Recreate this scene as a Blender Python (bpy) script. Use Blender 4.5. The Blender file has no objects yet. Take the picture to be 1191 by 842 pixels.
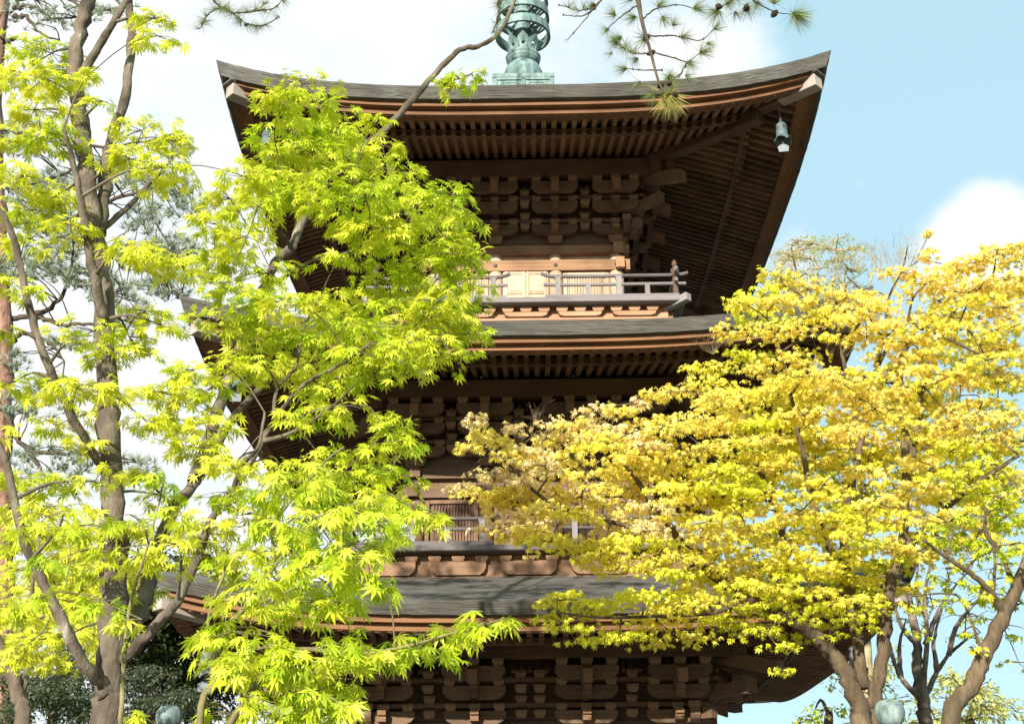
import bpy, math, random
import numpy as np
from mathutils import Matrix, Vector
random.seed(7)
rng = np.random.default_rng(11)
SC = bpy.context.scene
COL = SC.collection

# ------------------------------------------------------------------ camera
F, PITCH, ROLL = 1425.6, 0.399, -0.0067
EYE = 1.6
cam = bpy.data.cameras.new('camera')
cam.sensor_width = 36.0
cam.lens = F / 1191 * 36.0
cam.clip_end = 3000
camo = bpy.data.objects.new('camera', cam)
COL.objects.link(camo)
fw = Vector((0, math.cos(PITCH), math.sin(PITCH)))
vh = Vector((0, -math.sin(PITCH), math.cos(PITCH)))
xh = Vector((1, 0, 0))
cr, sr = math.cos(ROLL), math.sin(ROLL)
rt = cr * xh + sr * vh
up = -sr * xh + cr * vh
M = Matrix((( rt.x, up.x, -fw.x, 0), (rt.y, up.y, -fw.y, 0), (rt.z, up.z, -fw.z, EYE), (0, 0, 0, 1)))
camo.matrix_world = M
SC.camera = camo

def W(px, py, y):
    """the point of the photograph's sight line (px, py) that lies y metres ahead"""
    dx, dy = (px - 595.5) / F, (421 - py) / F
    d = rt * dx + up * dy + fw
    t = y / d.y
    return Vector((d.x * t, y, EYE + d.z * t))

def ppm(py, y):
    return F / (y * math.cos(PITCH) + (W(595, py, y).z - EYE) * math.sin(PITCH))

# ------------------------------------------------------------------ light
SUN_EL, SUN_AZ = math.radians(19), math.radians(-18)      # behind the camera, a little to its left
sun = bpy.data.lights.new('sun', 'SUN')
sun.energy = 5.0
sun.angle = math.radians(0.5)
sun.color = (1.0, 0.93, 0.82)
suno = bpy.data.objects.new('sun', sun)
COL.objects.link(suno)
to_sun = Vector((math.sin(SUN_AZ) * math.cos(SUN_EL), -math.cos(SUN_AZ) * math.cos(SUN_EL), math.sin(SUN_EL)))
suno.rotation_euler = to_sun.to_track_quat('Z', 'Y').to_euler()

wd = bpy.data.worlds.new('World')
SC.world = wd
wd.use_nodes = True
nt = wd.node_tree
nt.nodes.clear()
def N(t, ty, **kw):
    n = t.nodes.new(ty)
    for k, v in kw.items():
        setattr(n, k, v)
    return n
def ramp(t, fac, stops):
    r = N(t, 'ShaderNodeValToRGB')
    e = r.color_ramp.elements
    while len(e) < len(stops): e.new(0.5)
    for el, (p, c) in zip(e, stops):
        el.position = p; el.color = (*c, 1)
    t.links.new(fac, r.inputs[0])
    return r.outputs[0]

out = N(nt, 'ShaderNodeOutputWorld')
bg = N(nt, 'ShaderNodeBackground')
sky = N(nt, 'ShaderNodeTexSky', sky_type='NISHITA', sun_disc=False)
sky.sun_elevation = SUN_EL
sky.sun_rotation = math.atan2(to_sun.x, to_sun.y)
sky.air_density, sky.dust_density, sky.ozone_density = 1.0, 0.6, 1.0
bg.inputs['Strength'].default_value = 0.095
tc = N(nt, 'ShaderNodeTexCoord')
sep = N(nt, 'ShaderNodeSeparateXYZ')
nt.links.new(tc.outputs['Generated'], sep.inputs[0])
def mth(op, a, b=None, c=None, t=nt, clamp=False):
    n = N(t, 'ShaderNodeMath', operation=op)
    n.use_clamp = clamp
    for i, v in enumerate((a, b, c)):
        if v is None: continue
        if isinstance(v, (int, float)): n.inputs[i].default_value = v
        else: t.links.new(v, n.inputs[i])
    return n.outputs[0]
# cloud deck: direction projected on a plane overhead
zz = mth('ADD', mth('MAXIMUM', sep.outputs['Z'], 0.0), 0.22)
cxv = mth('DIVIDE', sep.outputs['X'], zz)
cyv = mth('DIVIDE', sep.outputs['Y'], zz)
cmb = N(nt, 'ShaderNodeCombineXYZ')
nt.links.new(cxv, cmb.inputs[0]); nt.links.new(cyv, cmb.inputs[1])
nz = N(nt, 'ShaderNodeTexNoise'); nz.inputs['Scale'].default_value = 1.7; nz.inputs['Detail'].default_value = 9; nz.inputs['Roughness'].default_value = 0.62
nz.inputs['Distortion'].default_value = 0.25
nt.links.new(cmb.outputs[0], nz.inputs['Vector'])
azx = mth('DIVIDE', sep.outputs['X'], mth('MAXIMUM', sep.outputs['Y'], 0.05))
bias = mth('MULTIPLY', azx, -0.62)            # thicker cloud towards the left of the view
def puff(px, py, rad, amt):
    c = W(px, py, 1000.0); c = (c - Vector((0, 0, EYE))).normalized()
    dt = N(nt, 'ShaderNodeVectorMath', operation='DISTANCE'); nt.links.new(tc.outputs['Generated'], dt.inputs[0]); dt.inputs[1].default_value = c
    return mth('MULTIPLY', mth('SUBTRACT', 1.0, mth('DIVIDE', dt.outputs['Value'], rad), clamp=True), amt)
cov = mth('ADD', mth('ADD', nz.outputs['Fac'], bias), 0.06)
for pf in ((1140, 262, .06, .40), (1185, 290, .07, .34), (1090, 320, .05, .26), (825, 70, .08, .30), (930, 300, .05, .2), (1000, 215, .02, .2)): cov = mth('ADD', cov, puff(*pf))
mr = N(nt, 'ShaderNodeMapRange', interpolation_type='SMOOTHSTEP')
mr.inputs['From Min'].default_value = 0.42; mr.inputs['From Max'].default_value = 0.66
nt.links.new(cov, mr.inputs['Value'])
mix = N(nt, 'ShaderNodeMixRGB')
nt.links.new(mr.outputs[0], mix.inputs['Fac'])
hz = N(nt, 'ShaderNodeMixRGB')               # thin high veil over the blue
hz.inputs['Fac'].default_value = 0.8
hz.inputs['Color2'].default_value = (3.45, 5.3, 6.05, 1)
nt.links.new(sky.outputs[0], hz.inputs['Color1'])
nt.links.new(hz.outputs[0], mix.inputs['Color1'])
nz2 = N(nt, 'ShaderNodeTexNoise'); nz2.inputs['Scale'].default_value = 4.5; nz2.inputs['Detail'].default_value = 8; nz2.inputs['Roughness'].default_value = .6
nt.links.new(cmb.outputs[0], nz2.inputs['Vector'])
ccol = ramp(nt, nz2.outputs['Fac'], [(.32, (.80, .91, .965)), (.5, (.95, .985, 1.0)), (.62, (1.03, 1.03, 1.03))])
csc = N(nt, 'ShaderNodeMixRGB', blend_type='MULTIPLY'); csc.inputs['Fac'].default_value = 1; csc.inputs['Color2'].default_value = (6.3, 6.3, 6.35, 1)
nt.links.new(ccol, csc.inputs['Color1']); nt.links.new(csc.outputs[0], mix.inputs['Color2'])
nt.links.new(mix.outputs[0], bg.inputs['Color'])
nt.links.new(bg.outputs[0], out.inputs['Surface'])

SC.view_settings.view_transform = 'Standard'
SC.view_settings.look = 'None'
SC.view_settings.gamma = 1.0
SC.view_settings.use_curve_mapping = False
SC.view_settings.exposure = 0.86
SC.cycles.max_bounces = 8
SC.cycles.transparent_max_bounces = 8
SC.cycles.use_denoising = True

# ------------------------------------------------------------------ materials
def mat_base(name):
    m = bpy.data.materials.new(name)
    m.use_nodes = True
    t = m.node_tree
    b = t.nodes['Principled BSDF']
    return m, t, b

def wood(name, c1, c2, axis='x', rough=0.75, grain=30, bump=0.25):
    m, t, b = mat_base(name)
    tcn = N(t, 'ShaderNodeTexCoord'); mp = N(t, 'ShaderNodeMapping')
    s = {'x': (0.9, grain, grain), 'y': (grain, 0.9, grain), 'z': (grain, grain, 0.9)}[axis]
    mp.inputs['Scale'].default_value = s
    t.links.new(tcn.outputs['Object'], mp.inputs[0])
    n1 = N(t, 'ShaderNodeTexNoise'); n1.inputs['Scale'].default_value = 1.0; n1.inputs['Detail'].default_value = 6; n1.inputs['Roughness'].default_value = .65
    t.links.new(mp.outputs[0], n1.inputs['Vector'])
    n2 = N(t, 'ShaderNodeTexNoise'); n2.inputs['Scale'].default_value = 2.3; n2.inputs['Detail'].default_value = 4
    t.links.new(tcn.outputs['Object'], n2.inputs['Vector'])
    geo = N(t, 'ShaderNodeNewGeometry')
    f = mth('ADD', mth('MULTIPLY', n1.outputs['Fac'], 0.75, t=t), mth('MULTIPLY', n2.outputs['Fac'], 0.62, t=t), t=t)
    f = mth('SUBTRACT', f, .085, t=t)
    f = mth('ADD', f, mth('MULTIPLY', mth('SUBTRACT', geo.outputs['Random Per Island'], 0.5, t=t), 0.28, t=t), t=t)
    oi = N(t, 'ShaderNodeObjectInfo')
    f = mth('ADD', f, mth('MULTIPLY', mth('SUBTRACT', oi.outputs['Random'], 0.5, t=t), 0.22, t=t), t=t)
    mid = tuple((a + c) / 2 for a, c in zip(c1, c2))
    dk = tuple(a * .55 for a in c1)
    t.links.new(ramp(t, f, [(0.25, dk), (0.45, c1), (0.6, mid), (0.82, c2)]), b.inputs['Base Color'])
    b.inputs['Roughness'].default_value = rough
    bp = N(t, 'ShaderNodeBump'); bp.inputs['Strength'].default_value = bump; bp.inputs['Distance'].default_value = .01
    t.links.new(n1.outputs['Fac'], bp.inputs['Height'])
    t.links.new(bp.outputs[0], b.inputs['Normal'])
    return m

BROWN, BROWN2 = (.066, .033, .015), (.145, .078, .038)  # browns darkened so the deep shade under the eaves sits in the colour
M_woodx = wood('brown_timber_along', BROWN, BROWN2, 'x')
M_woody = wood('brown_timber_outward', (.090, .044, .018), (.215, .115, .054), 'y')
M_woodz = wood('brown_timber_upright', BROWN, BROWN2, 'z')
M_fascia = wood('amber_fascia_timber', (.105, .043, .014), (.22, .10, .036), 'x')
M_block = wood('bearing_block_timber', (.13, .076, .036), (.23, .142, .072), 'x')
M_palex = wood('pale_cypress_along', (.21, .11, .052), (.37, .205, .10), 'x')
M_arm = wood('bracket_timber', (.085, .047, .023), (.165, .098, .052), 'x')  # bracket colour darkened to carry the shade beneath the eaves
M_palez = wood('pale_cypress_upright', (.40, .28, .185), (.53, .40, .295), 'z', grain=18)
M_trimdk = wood('dark_trim_timber', (.15, .078, .038), (.26, .145, .078), 'x')  # darker copy of the trim colour for the middle storey's balcony
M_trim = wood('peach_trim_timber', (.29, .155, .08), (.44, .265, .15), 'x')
M_midz = wood('tan_timber_upright', (.105, .056, .03), (.19, .108, .06), 'z')  # middle storey wall, its shade put into a darker base colour
M_midx = wood('tan_timber_along', (.08, .042, .022), (.15, .084, .045), 'x')  # darkened likewise, the middle storey's shade is in the colour
M_greyx = wood('weathered_grey_timber', (.10, .088, .085), (.21, .185, .18), 'x', rough=.85)
M_greyz = wood('weathered_grey_post', (.15, .135, .135), (.28, .255, .25), 'z', rough=.85)
M_greydk = wood('dark_grey_timber', (.055, .046, .044), (.125, .11, .106), 'x', rough=.85)  # darker copy of the grey for the middle storey's deck and rails
M_greyend = wood('weathered_pale_beam', (.18, .145, .115), (.38, .33, .28), 'x', rough=.85)
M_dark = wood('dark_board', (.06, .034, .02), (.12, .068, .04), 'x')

def shingle_mat():
    m, t, b = mat_base('bark_shingle')
    uv = N(t, 'ShaderNodeUVMap'); uv.uv_map = 'UVMap'
    sp = N(t, 'ShaderNodeSeparateXYZ'); t.links.new(uv.outputs[0], sp.inputs[0])
    mp = N(t, 'ShaderNodeMapping'); mp.inputs['Scale'].default_value = (1.3, 42, 1)
    t.links.new(uv.outputs[0], mp.inputs[0])
    n = N(t, 'ShaderNodeTexNoise'); n.inputs['Scale'].default_value = 1; n.inputs['Detail'].default_value = 5; n.inputs['Roughness'].default_value = .6
    t.links.new(mp.outputs[0], n.inputs['Vector'])
    tcn = N(t, 'ShaderNodeTexCoord')
    n2 = N(t, 'ShaderNodeTexNoise'); n2.inputs['Scale'].default_value = 3.5; n2.inputs['Detail'].default_value = 5
    t.links.new(tcn.outputs['Object'], n2.inputs['Vector'])
    f = mth('ADD', mth('MULTIPLY', n.outputs['Fac'], .8, t=t), mth('MULTIPLY', n2.outputs['Fac'], .3, t=t), t=t)
    t.links.new(ramp(t, f, [(.34, (.016, .014, .011)), (.47, (.058, .053, .042)), (.58, (.10, .096, .080)), (.74, (.185, .185, .16))]), b.inputs['Base Color'])
    b.inputs['Roughness'].default_value = .85
    bp = N(t, 'ShaderNodeBump'); bp.inputs['Strength'].default_value = .6; bp.inputs['Distance'].default_value = .01
    t.links.new(n.outputs['Fac'], bp.inputs['Height']); t.links.new(bp.outputs[0], b.inputs['Normal'])
    return m
M_shingle = shingle_mat()

def noisy(name, stops, scale=6, rough=.7, metal=0, stretch=(1, 1, 1), bump=.2, dist=.01):
    m, t, b = mat_base(name)
    tcn = N(t, 'ShaderNodeTexCoord'); mp = N(t, 'ShaderNodeMapping'); mp.inputs['Scale'].default_value = stretch
    t.links.new(tcn.outputs['Object'], mp.inputs[0])
    n = N(t, 'ShaderNodeTexNoise'); n.inputs['Scale'].default_value = scale; n.inputs['Detail'].default_value = 8; n.inputs['Roughness'].default_value = .62
    t.links.new(mp.outputs[0], n.inputs['Vector'])
    t.links.new(ramp(t, n.outputs['Fac'], stops), b.inputs['Base Color'])
    b.inputs['Roughness'].default_value = rough; b.inputs['Metallic'].default_value = metal
    bp = N(t, 'ShaderNodeBump'); bp.inputs['Strength'].default_value = bump; bp.inputs['Distance'].default_value = dist
    t.links.new(n.outputs['Fac'], bp.inputs['Height']); t.links.new(bp.outputs[0], b.inputs['Normal'])
    return m
M_verd = noisy('verdigris_bronze', [(.32, (.03, .05, .047)), (.45, (.095, .155, .145)), (.57, (.165, .26, .245)), (.72, (.28, .37, .345))], 9, .65, stretch=(1, 1, .35))
M_bell = noisy('bell_bronze', [(.3, (.03, .055, .06)), (.5, (.075, .12, .125)), (.7, (.15, .21, .21))], 10, .6)
M_belldk = noisy('dark_bell_bronze', [(.3, (.10, .115, .13)), (.5, (.17, .19, .21)), (.7, (.25, .27, .29))], 10, .6)
M_iron = noisy('black_iron', [(.3, (.02, .02, .025)), (.7, (.06, .06, .07))], 20, .5)
M_stone = noisy('granite', [(.3, (.22, .21, .19)), (.5, (.32, .31, .29)), (.7, (.42, .41, .38))], 30, .85)
M_cap = noisy('patinated_post_cap', [(.35, (.07, .115, .11)), (.5, (.17, .235, .22)), (.65, (.29, .355, .335))], 14, .7, stretch=(1, 1, .4))
M_ground = noisy('gravel_earth', [(.3, (.06, .052, .038)), (.5, (.11, .095, .07)), (.7, (.17, .15, .115))], 3, .95, bump=.5)
M_bark = noisy('maple_bark', [(.28, (.05, .038, .025)), (.45, (.105, .08, .055)), (.58, (.165, .135, .095)), (.75, (.30, .27, .22))], 5, .9, stretch=(1.6, 1.6, .7), bump=1.0, dist=.03)
M_bark_old = noisy('mottled_maple_bark', [(.3, (.035, .027, .018)), (.45, (.09, .07, .048)), (.57, (.155, .125, .09)), (.63, (.19, .16, .12)), (.68, (.36, .325, .265))], 7, .9, stretch=(1.2, 1.2, .6), bump=1.0, dist=.04)
M_bark_olive = noisy('olive_shoot_bark', [(.3, (.10, .09, .03)), (.5, (.17, .145, .06)), (.7, (.25, .22, .10))], 9, .8)
M_bark_tan = noisy('tan_bark', [(.3, (.04, .028, .015)), (.5, (.10, .07, .037)), (.7, (.19, .14, .085))], 6, .9, stretch=(2, 2, .6), bump=1.0, dist=.03)
M_bark_red = noisy('red_pine_bark', [(.3, (.10, .055, .04)), (.5, (.24, .13, .09)), (.7, (.36, .22, .16))], 6, .9, stretch=(2, 2, .8), bump=1.0, dist=.04)
M_bark_dark = noisy('dark_pine_twig', [(.3, (.03, .022, .014)), (.5, (.07, .05, .03)), (.7, (.12, .09, .055))], 9, .9)
M_cone = noisy('pine_cone_brown', [(.3, (.02, .012, .008)), (.7, (.08, .045, .03))], 40, .8)

def leaf_mat(name, trans=.44, gloss=.03, vary=.3):
    """thin foliage: colour from the leaf's own colour attribute, light passing through"""
    m = bpy.data.materials.new(name); m.use_nodes = True
    t = m.node_tree; t.nodes.clear()
    o = N(t, 'ShaderNodeOutputMaterial')
    at = N(t, 'ShaderNodeAttribute'); at.attribute_name = 'leaf_colour'
    geo = N(t, 'ShaderNodeNewGeometry')
    v = mth('ADD', mth('MULTIPLY', geo.outputs['Random Per Island'], vary, t=t), 1 - vary / 2, t=t)
    mul = N(t, 'ShaderNodeMixRGB', blend_type='MULTIPLY'); mul.inputs['Fac'].default_value = 1
    t.links.new(at.outputs['Color'], mul.inputs['Color1'])
    cb = N(t, 'ShaderNodeCombineXYZ')
    for i in range(3): t.links.new(v, cb.inputs[i])
    t.links.new(cb.outputs[0], mul.inputs['Color2'])
    d = N(t, 'ShaderNodeBsdfDiffuse'); tr = N(t, 'ShaderNodeBsdfTranslucent'); g = N(t, 'ShaderNodeBsdfGlossy')
    g.inputs['Roughness'].default_value = .45
    t.links.new(mul.outputs[0], d.inputs['Color']); t.links.new(mul.outputs[0], tr.inputs['Color'])
    m1 = N(t, 'ShaderNodeMixShader'); m1.inputs[0].default_value = trans
    t.links.new(d.outputs[0], m1.inputs[1]); t.links.new(tr.outputs[0], m1.inputs[2])
    m2 = N(t, 'ShaderNodeMixShader'); m2.inputs[0].default_value = gloss
    t.links.new(m1.outputs[0], m2.inputs[1]); t.links.new(g.outputs[0], m2.inputs[2])
    t.links.new(m2.outputs[0], o.inputs['Surface'])
    return m
M_leaf = leaf_mat('maple_leaf')
M_needle = leaf_mat('pine_needle', .2, .05)

# ------------------------------------------------------------------ mesh helpers
class MB:
    def __init__(s): s.v = []; s.f = []; s.uv = None
    def add(s, vs, fs):
        o = len(s.v); s.v += [tuple(p) for p in vs]; s.f += [tuple(i + o for i in f) for f in fs]
    def box(s, c, d, rot=None, taper=1.0):
        """centre, full size; taper scales the lower face"""
        hx, hy, hz_ = d[0] / 2, d[1] / 2, d[2] / 2
        vs = []
        for z, k in ((-hz_, taper), (hz_, 1)):
            for x, y in ((-1, -1), (1, -1), (1, 1), (-1, 1)):
                vs.append(Vector((x * hx * k, y * hy * k, z)))
        if rot is not None: vs = [rot @ p for p in vs]
        c = Vector(c)
        s.add([p + c for p in vs], [(3, 2, 1, 0), (4, 5, 6, 7), (0, 1, 5, 4), (1, 2, 6, 5), (2, 3, 7, 6), (3, 0, 4, 7)])
    def beam(s, a, b, w, h):
        """a bar of section w x h whose BOTTOM middle line runs from a to b"""
        a, b = Vector(a), Vector(b); d = (b - a).normalized()
        sd = d.cross(Vector((0, 0, 1))).normalized() * (w / 2); u = Vector((0, 0, h))
        vs = [a - sd, a + sd, a + sd + u, a - sd + u, b - sd, b + sd, b + sd + u, b - sd + u]
        s.add(vs, [(0, 1, 2, 3), (7, 6, 5, 4), (0, 4, 5, 1), (1, 5, 6, 2), (2, 6, 7, 3), (3, 7, 4, 0)])
    def sweep(s, secs, cap=True):
        """list of equal rings of points"""
        n = len(secs[0]); o = len(s.v)
        for r in secs: s.v += [tuple(p) for p in r]
        for i in range(len(secs) - 1):
            for j in range(n):
                k = (j + 1) % n
                s.f.append((o + i * n + j, o + i * n + k, o + (i + 1) * n + k, o + (i + 1) * n + j))
        if cap:
            s.f.append(tuple(o + j for j in reversed(range(n))))
            s.f.append(tuple(o + (len(secs) - 1) * n + j for j in range(n)))
    def tube(s, pts, rad, n=8, wob=0.0, cap=True):
        pts = [Vector(p) for p in pts]; secs = []
        pu = None
        for i, p in enumerate(pts):
            d = (pts[min(i + 1, len(pts) - 1)] - pts[max(i - 1, 0)])
            if d.length < 1e-6: d = Vector((0, 0, 1))
            d.normalize()
            if pu is None:
                pu = d.orthogonal().normalized()
            pu = (pu - d * pu.dot(d)).normalized(); pv = d.cross(pu)
            r = rad[i] if hasattr(rad, '__len__') else rad
            secs.append([p + (pu * math.cos(2 * math.pi * j / n) + pv * math.sin(2 * math.pi * j / n)) * r * (1 + wob * random.uniform(-1, 1)) for j in range(n)])
        s.sweep(secs, cap)
    def lathe(s, prof, n=24, c=(0, 0, 0)):
        secs = [[(c[0] + r * math.cos(2 * math.pi * j / n), c[1] + r * math.sin(2 * math.pi * j / n), c[2] + z) for j in range(n)] for r, z in prof]
        s.sweep(secs, True)
    def prism(s, poly, y0, y1):
        """outline in x,z extruded along y"""
        n = len(poly); o = len(s.v)
        s.v += [(x, y0, z) for x, z in poly] + [(x, y1, z) for x, z in poly]
        s.f += [tuple(o + j for j in range(n)), tuple(o + n + j for j in reversed(range(n)))]
        s.f += [(o + j, o + n + j, o + n + (j + 1) % n, o + (j + 1) % n) for j in range(n)]
    def mesh(s, name, m, smooth=False):
        me = bpy.data.meshes.new(name)
        me.from_pydata(s.v, [], s.f); me.materials.append(m)
        if smooth:
            me.polygons.foreach_set('use_smooth', [True] * len(me.polygons))
        me.update()
        return me

def put(name, me, parent=None, loc=(0, 0, 0), rz=0.0, rx=0.0):
    o = bpy.data.objects.new(name, me); COL.objects.link(o)
    o.parent = parent; o.location = loc; o.rotation_euler = (rx, 0, rz)
    return o
def obj(name, mb, m, parent=None, loc=(0, 0, 0), rz=0.0, smooth=False):
    return put(name, mb.mesh(name, m, smooth), parent, loc, rz)
def bev(o, w=.006, seg=1):
    b = o.modifiers.new('edge', 'BEVEL'); b.width = w; b.segments = seg; b.limit_method = 'ANGLE'
    return o
def empty(name, loc=(0, 0, 0), rz=0):
    o = bpy.data.objects.new(name, None); COL.objects.link(o); o.location = loc; o.rotation_euler = (0, 0, rz)
    o.empty_display_size = .2
    return o
def tag(o, label, cat, group=None, kind=None):
    o['label'] = label; o['category'] = cat
    if group: o['group'] = group
    if kind: o['kind'] = kind
    return o

# ------------------------------------------------------------------ ground
g = MB()
g.add([(-600, -600, 0), (600, -600, 0), (600, 600, 0), (-600, 600, 0)], [(0, 1, 2, 3)])
gr = obj('ground', g, M_ground); gr['kind'] = 'structure'

# ------------------------------------------------------------------ pagoda
PAG = empty('three_storey_pagoda', (.202, 15.445, 0), -.0149)
tag(PAG, 'three storey brown timber pagoda with upswept shingle roofs and a green bronze spire', 'pagoda')
HALF = math.pi / 2
S = [dict(R=3.60, zt=10.075, lift=.42, zb=9.935, b1=9.88, b2=9.80, kr=2.75, k1=10.02, k0=9.94, pr=1.78, p1=10.258, p0=9.985, a=.45, b=.075, rin=.45,
          cw=(.39, 1.18), nt=9.22, wz0=8.15),
     dict(R=3.70, zt=7.014, lift=.36, zb=6.882, b1=6.826, b2=6.76, kr=2.85, k1=6.95, k0=6.875, pr=1.95, p1=7.106, p0=6.865, a=.40, b=.035, rin=1.70,
          cw=(.50, 1.32), nt=6.146, wz0=5.02),
     dict(R=3.76, zt=4.045, lift=.36, zb=3.934, b1=3.872, b2=3.79, kr=2.90, k1=3.86, k0=3.79, pr=2.30, p1=3.93, p0=3.764, a=.33, b=.02, rin=1.90,
          cw=(.60, 1.59), nt=3.02, wz0=.62)]
KL = 3.25
def lift(s, u, r):
    w = min(max((r - s['pr'] + .25) / (s['R'] - s['pr'] + .25), 0), 1.05)
    return s['lift'] * abs(u) ** KL * w ** 1.35
US = [math.copysign(abs(q) ** .8, q) for q in np.linspace(-1, 1, 81)]
def strip_pts(s, r, z):
    return [Vector((u * r, -r, z + lift(s, u, r))) for u in US]
def strip(mb, s, ro, ri, z0, z1):
    A, B, C_, D = strip_pts(s, ro, z0), strip_pts(s, ri, z0), strip_pts(s, ri, z1), strip_pts(s, ro, z1)
    mb.sweep([[a, b, c, d] for a, b, c, d in zip(A, B, C_, D)])

def bracket_meshes():
    """the pieces of one bracket set, built once; z from 0 (column top) to 0.765, y outwards negative"""
    P = {}
    m = MB()
    m.box((0, -.06, .065), (.20, .20, .09), taper=.74); m.box((0, -.06, .125), (.20, .20, .03))
    for y1, z, h in ((-.22, .14, .11), (-.42, .36, .12)):           # noses stepping outwards
        m.prism([(-.045, z), (.045, z), (.045, z + h), (-.045, z + h)], y1 - .10, .1)
        m.box((0, y1 - .10, z + h - .02), (.09, .06, .05))
    m.beam((0, -.78, .46), (0, .1, .82), .10, .15)                  # tail rafter
    P['core'] = m
    def arm(hl, h):
        a = MB(); c = h * .55
        poly = [(-hl, h), (-hl, c), (-hl + .03, c * .45), (-hl + .09, 0), (hl - .09, 0), (hl - .03, c * .45), (hl, c), (hl, h)]
        a.prism(poly, -.045, .045); return a
    P['arm'] = arm(.30, .14)
    b = MB(); b.box((0, 0, .022), (.125, .115, .044), taper=.7); b.box((0, 0, .062), (.125, .115, .036)); P['blk'] = b
    return P
BP = bracket_meshes()
ME_core = BP['core'].mesh('bracket_set', M_woody); ME_arm = BP['arm'].mesh('bracket_arm', M_arm); ME_blk = BP['blk'].mesh('bearing_block', M_block)
dm = MB()
dm.beam((0, -.45, .15), (0, .1, .15), .10, .12); dm.beam((0, -.85, .36), (0, .1, .36), .10, .13); dm.beam((0, -1.22, .50), (0, .1, .90), .12, .16)
ME_diag = dm.mesh('diagonal_bracket', M_arm)

def bracket_set(s, x, k, diag=False):
    ang = k * HALF
    r0 = s['cw'][1]; ky = (s['pr'] - r0) / .62
    H = s['p0'] - s['nt']
    ca, sa = math.cos(ang), math.sin(ang)
    loc = (x * ca + r0 * sa, x * sa - r0 * ca, s['nt'])
    o = put('bracket_set', ME_core, PAG, loc, ang + random.gauss(0, .006)); o.scale = (1, ky, H / .765)
    lv = ((-.15, .12), (-.35, .36), (-.56, .535))
    for i, (y, z) in enumerate(lv):
        wdt = 1.0 if s is S[0] else 1.12
        a = put('bracket_arm', ME_arm, o, (0, y, z)); a.scale = (wdt, 1, 1)
        for q in (-.235, 0, .235):
            if i == 2 and q == 0: pass
            put('bearing_block', ME_blk, o, (q * wdt, y, z + .142))
    return o

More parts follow.
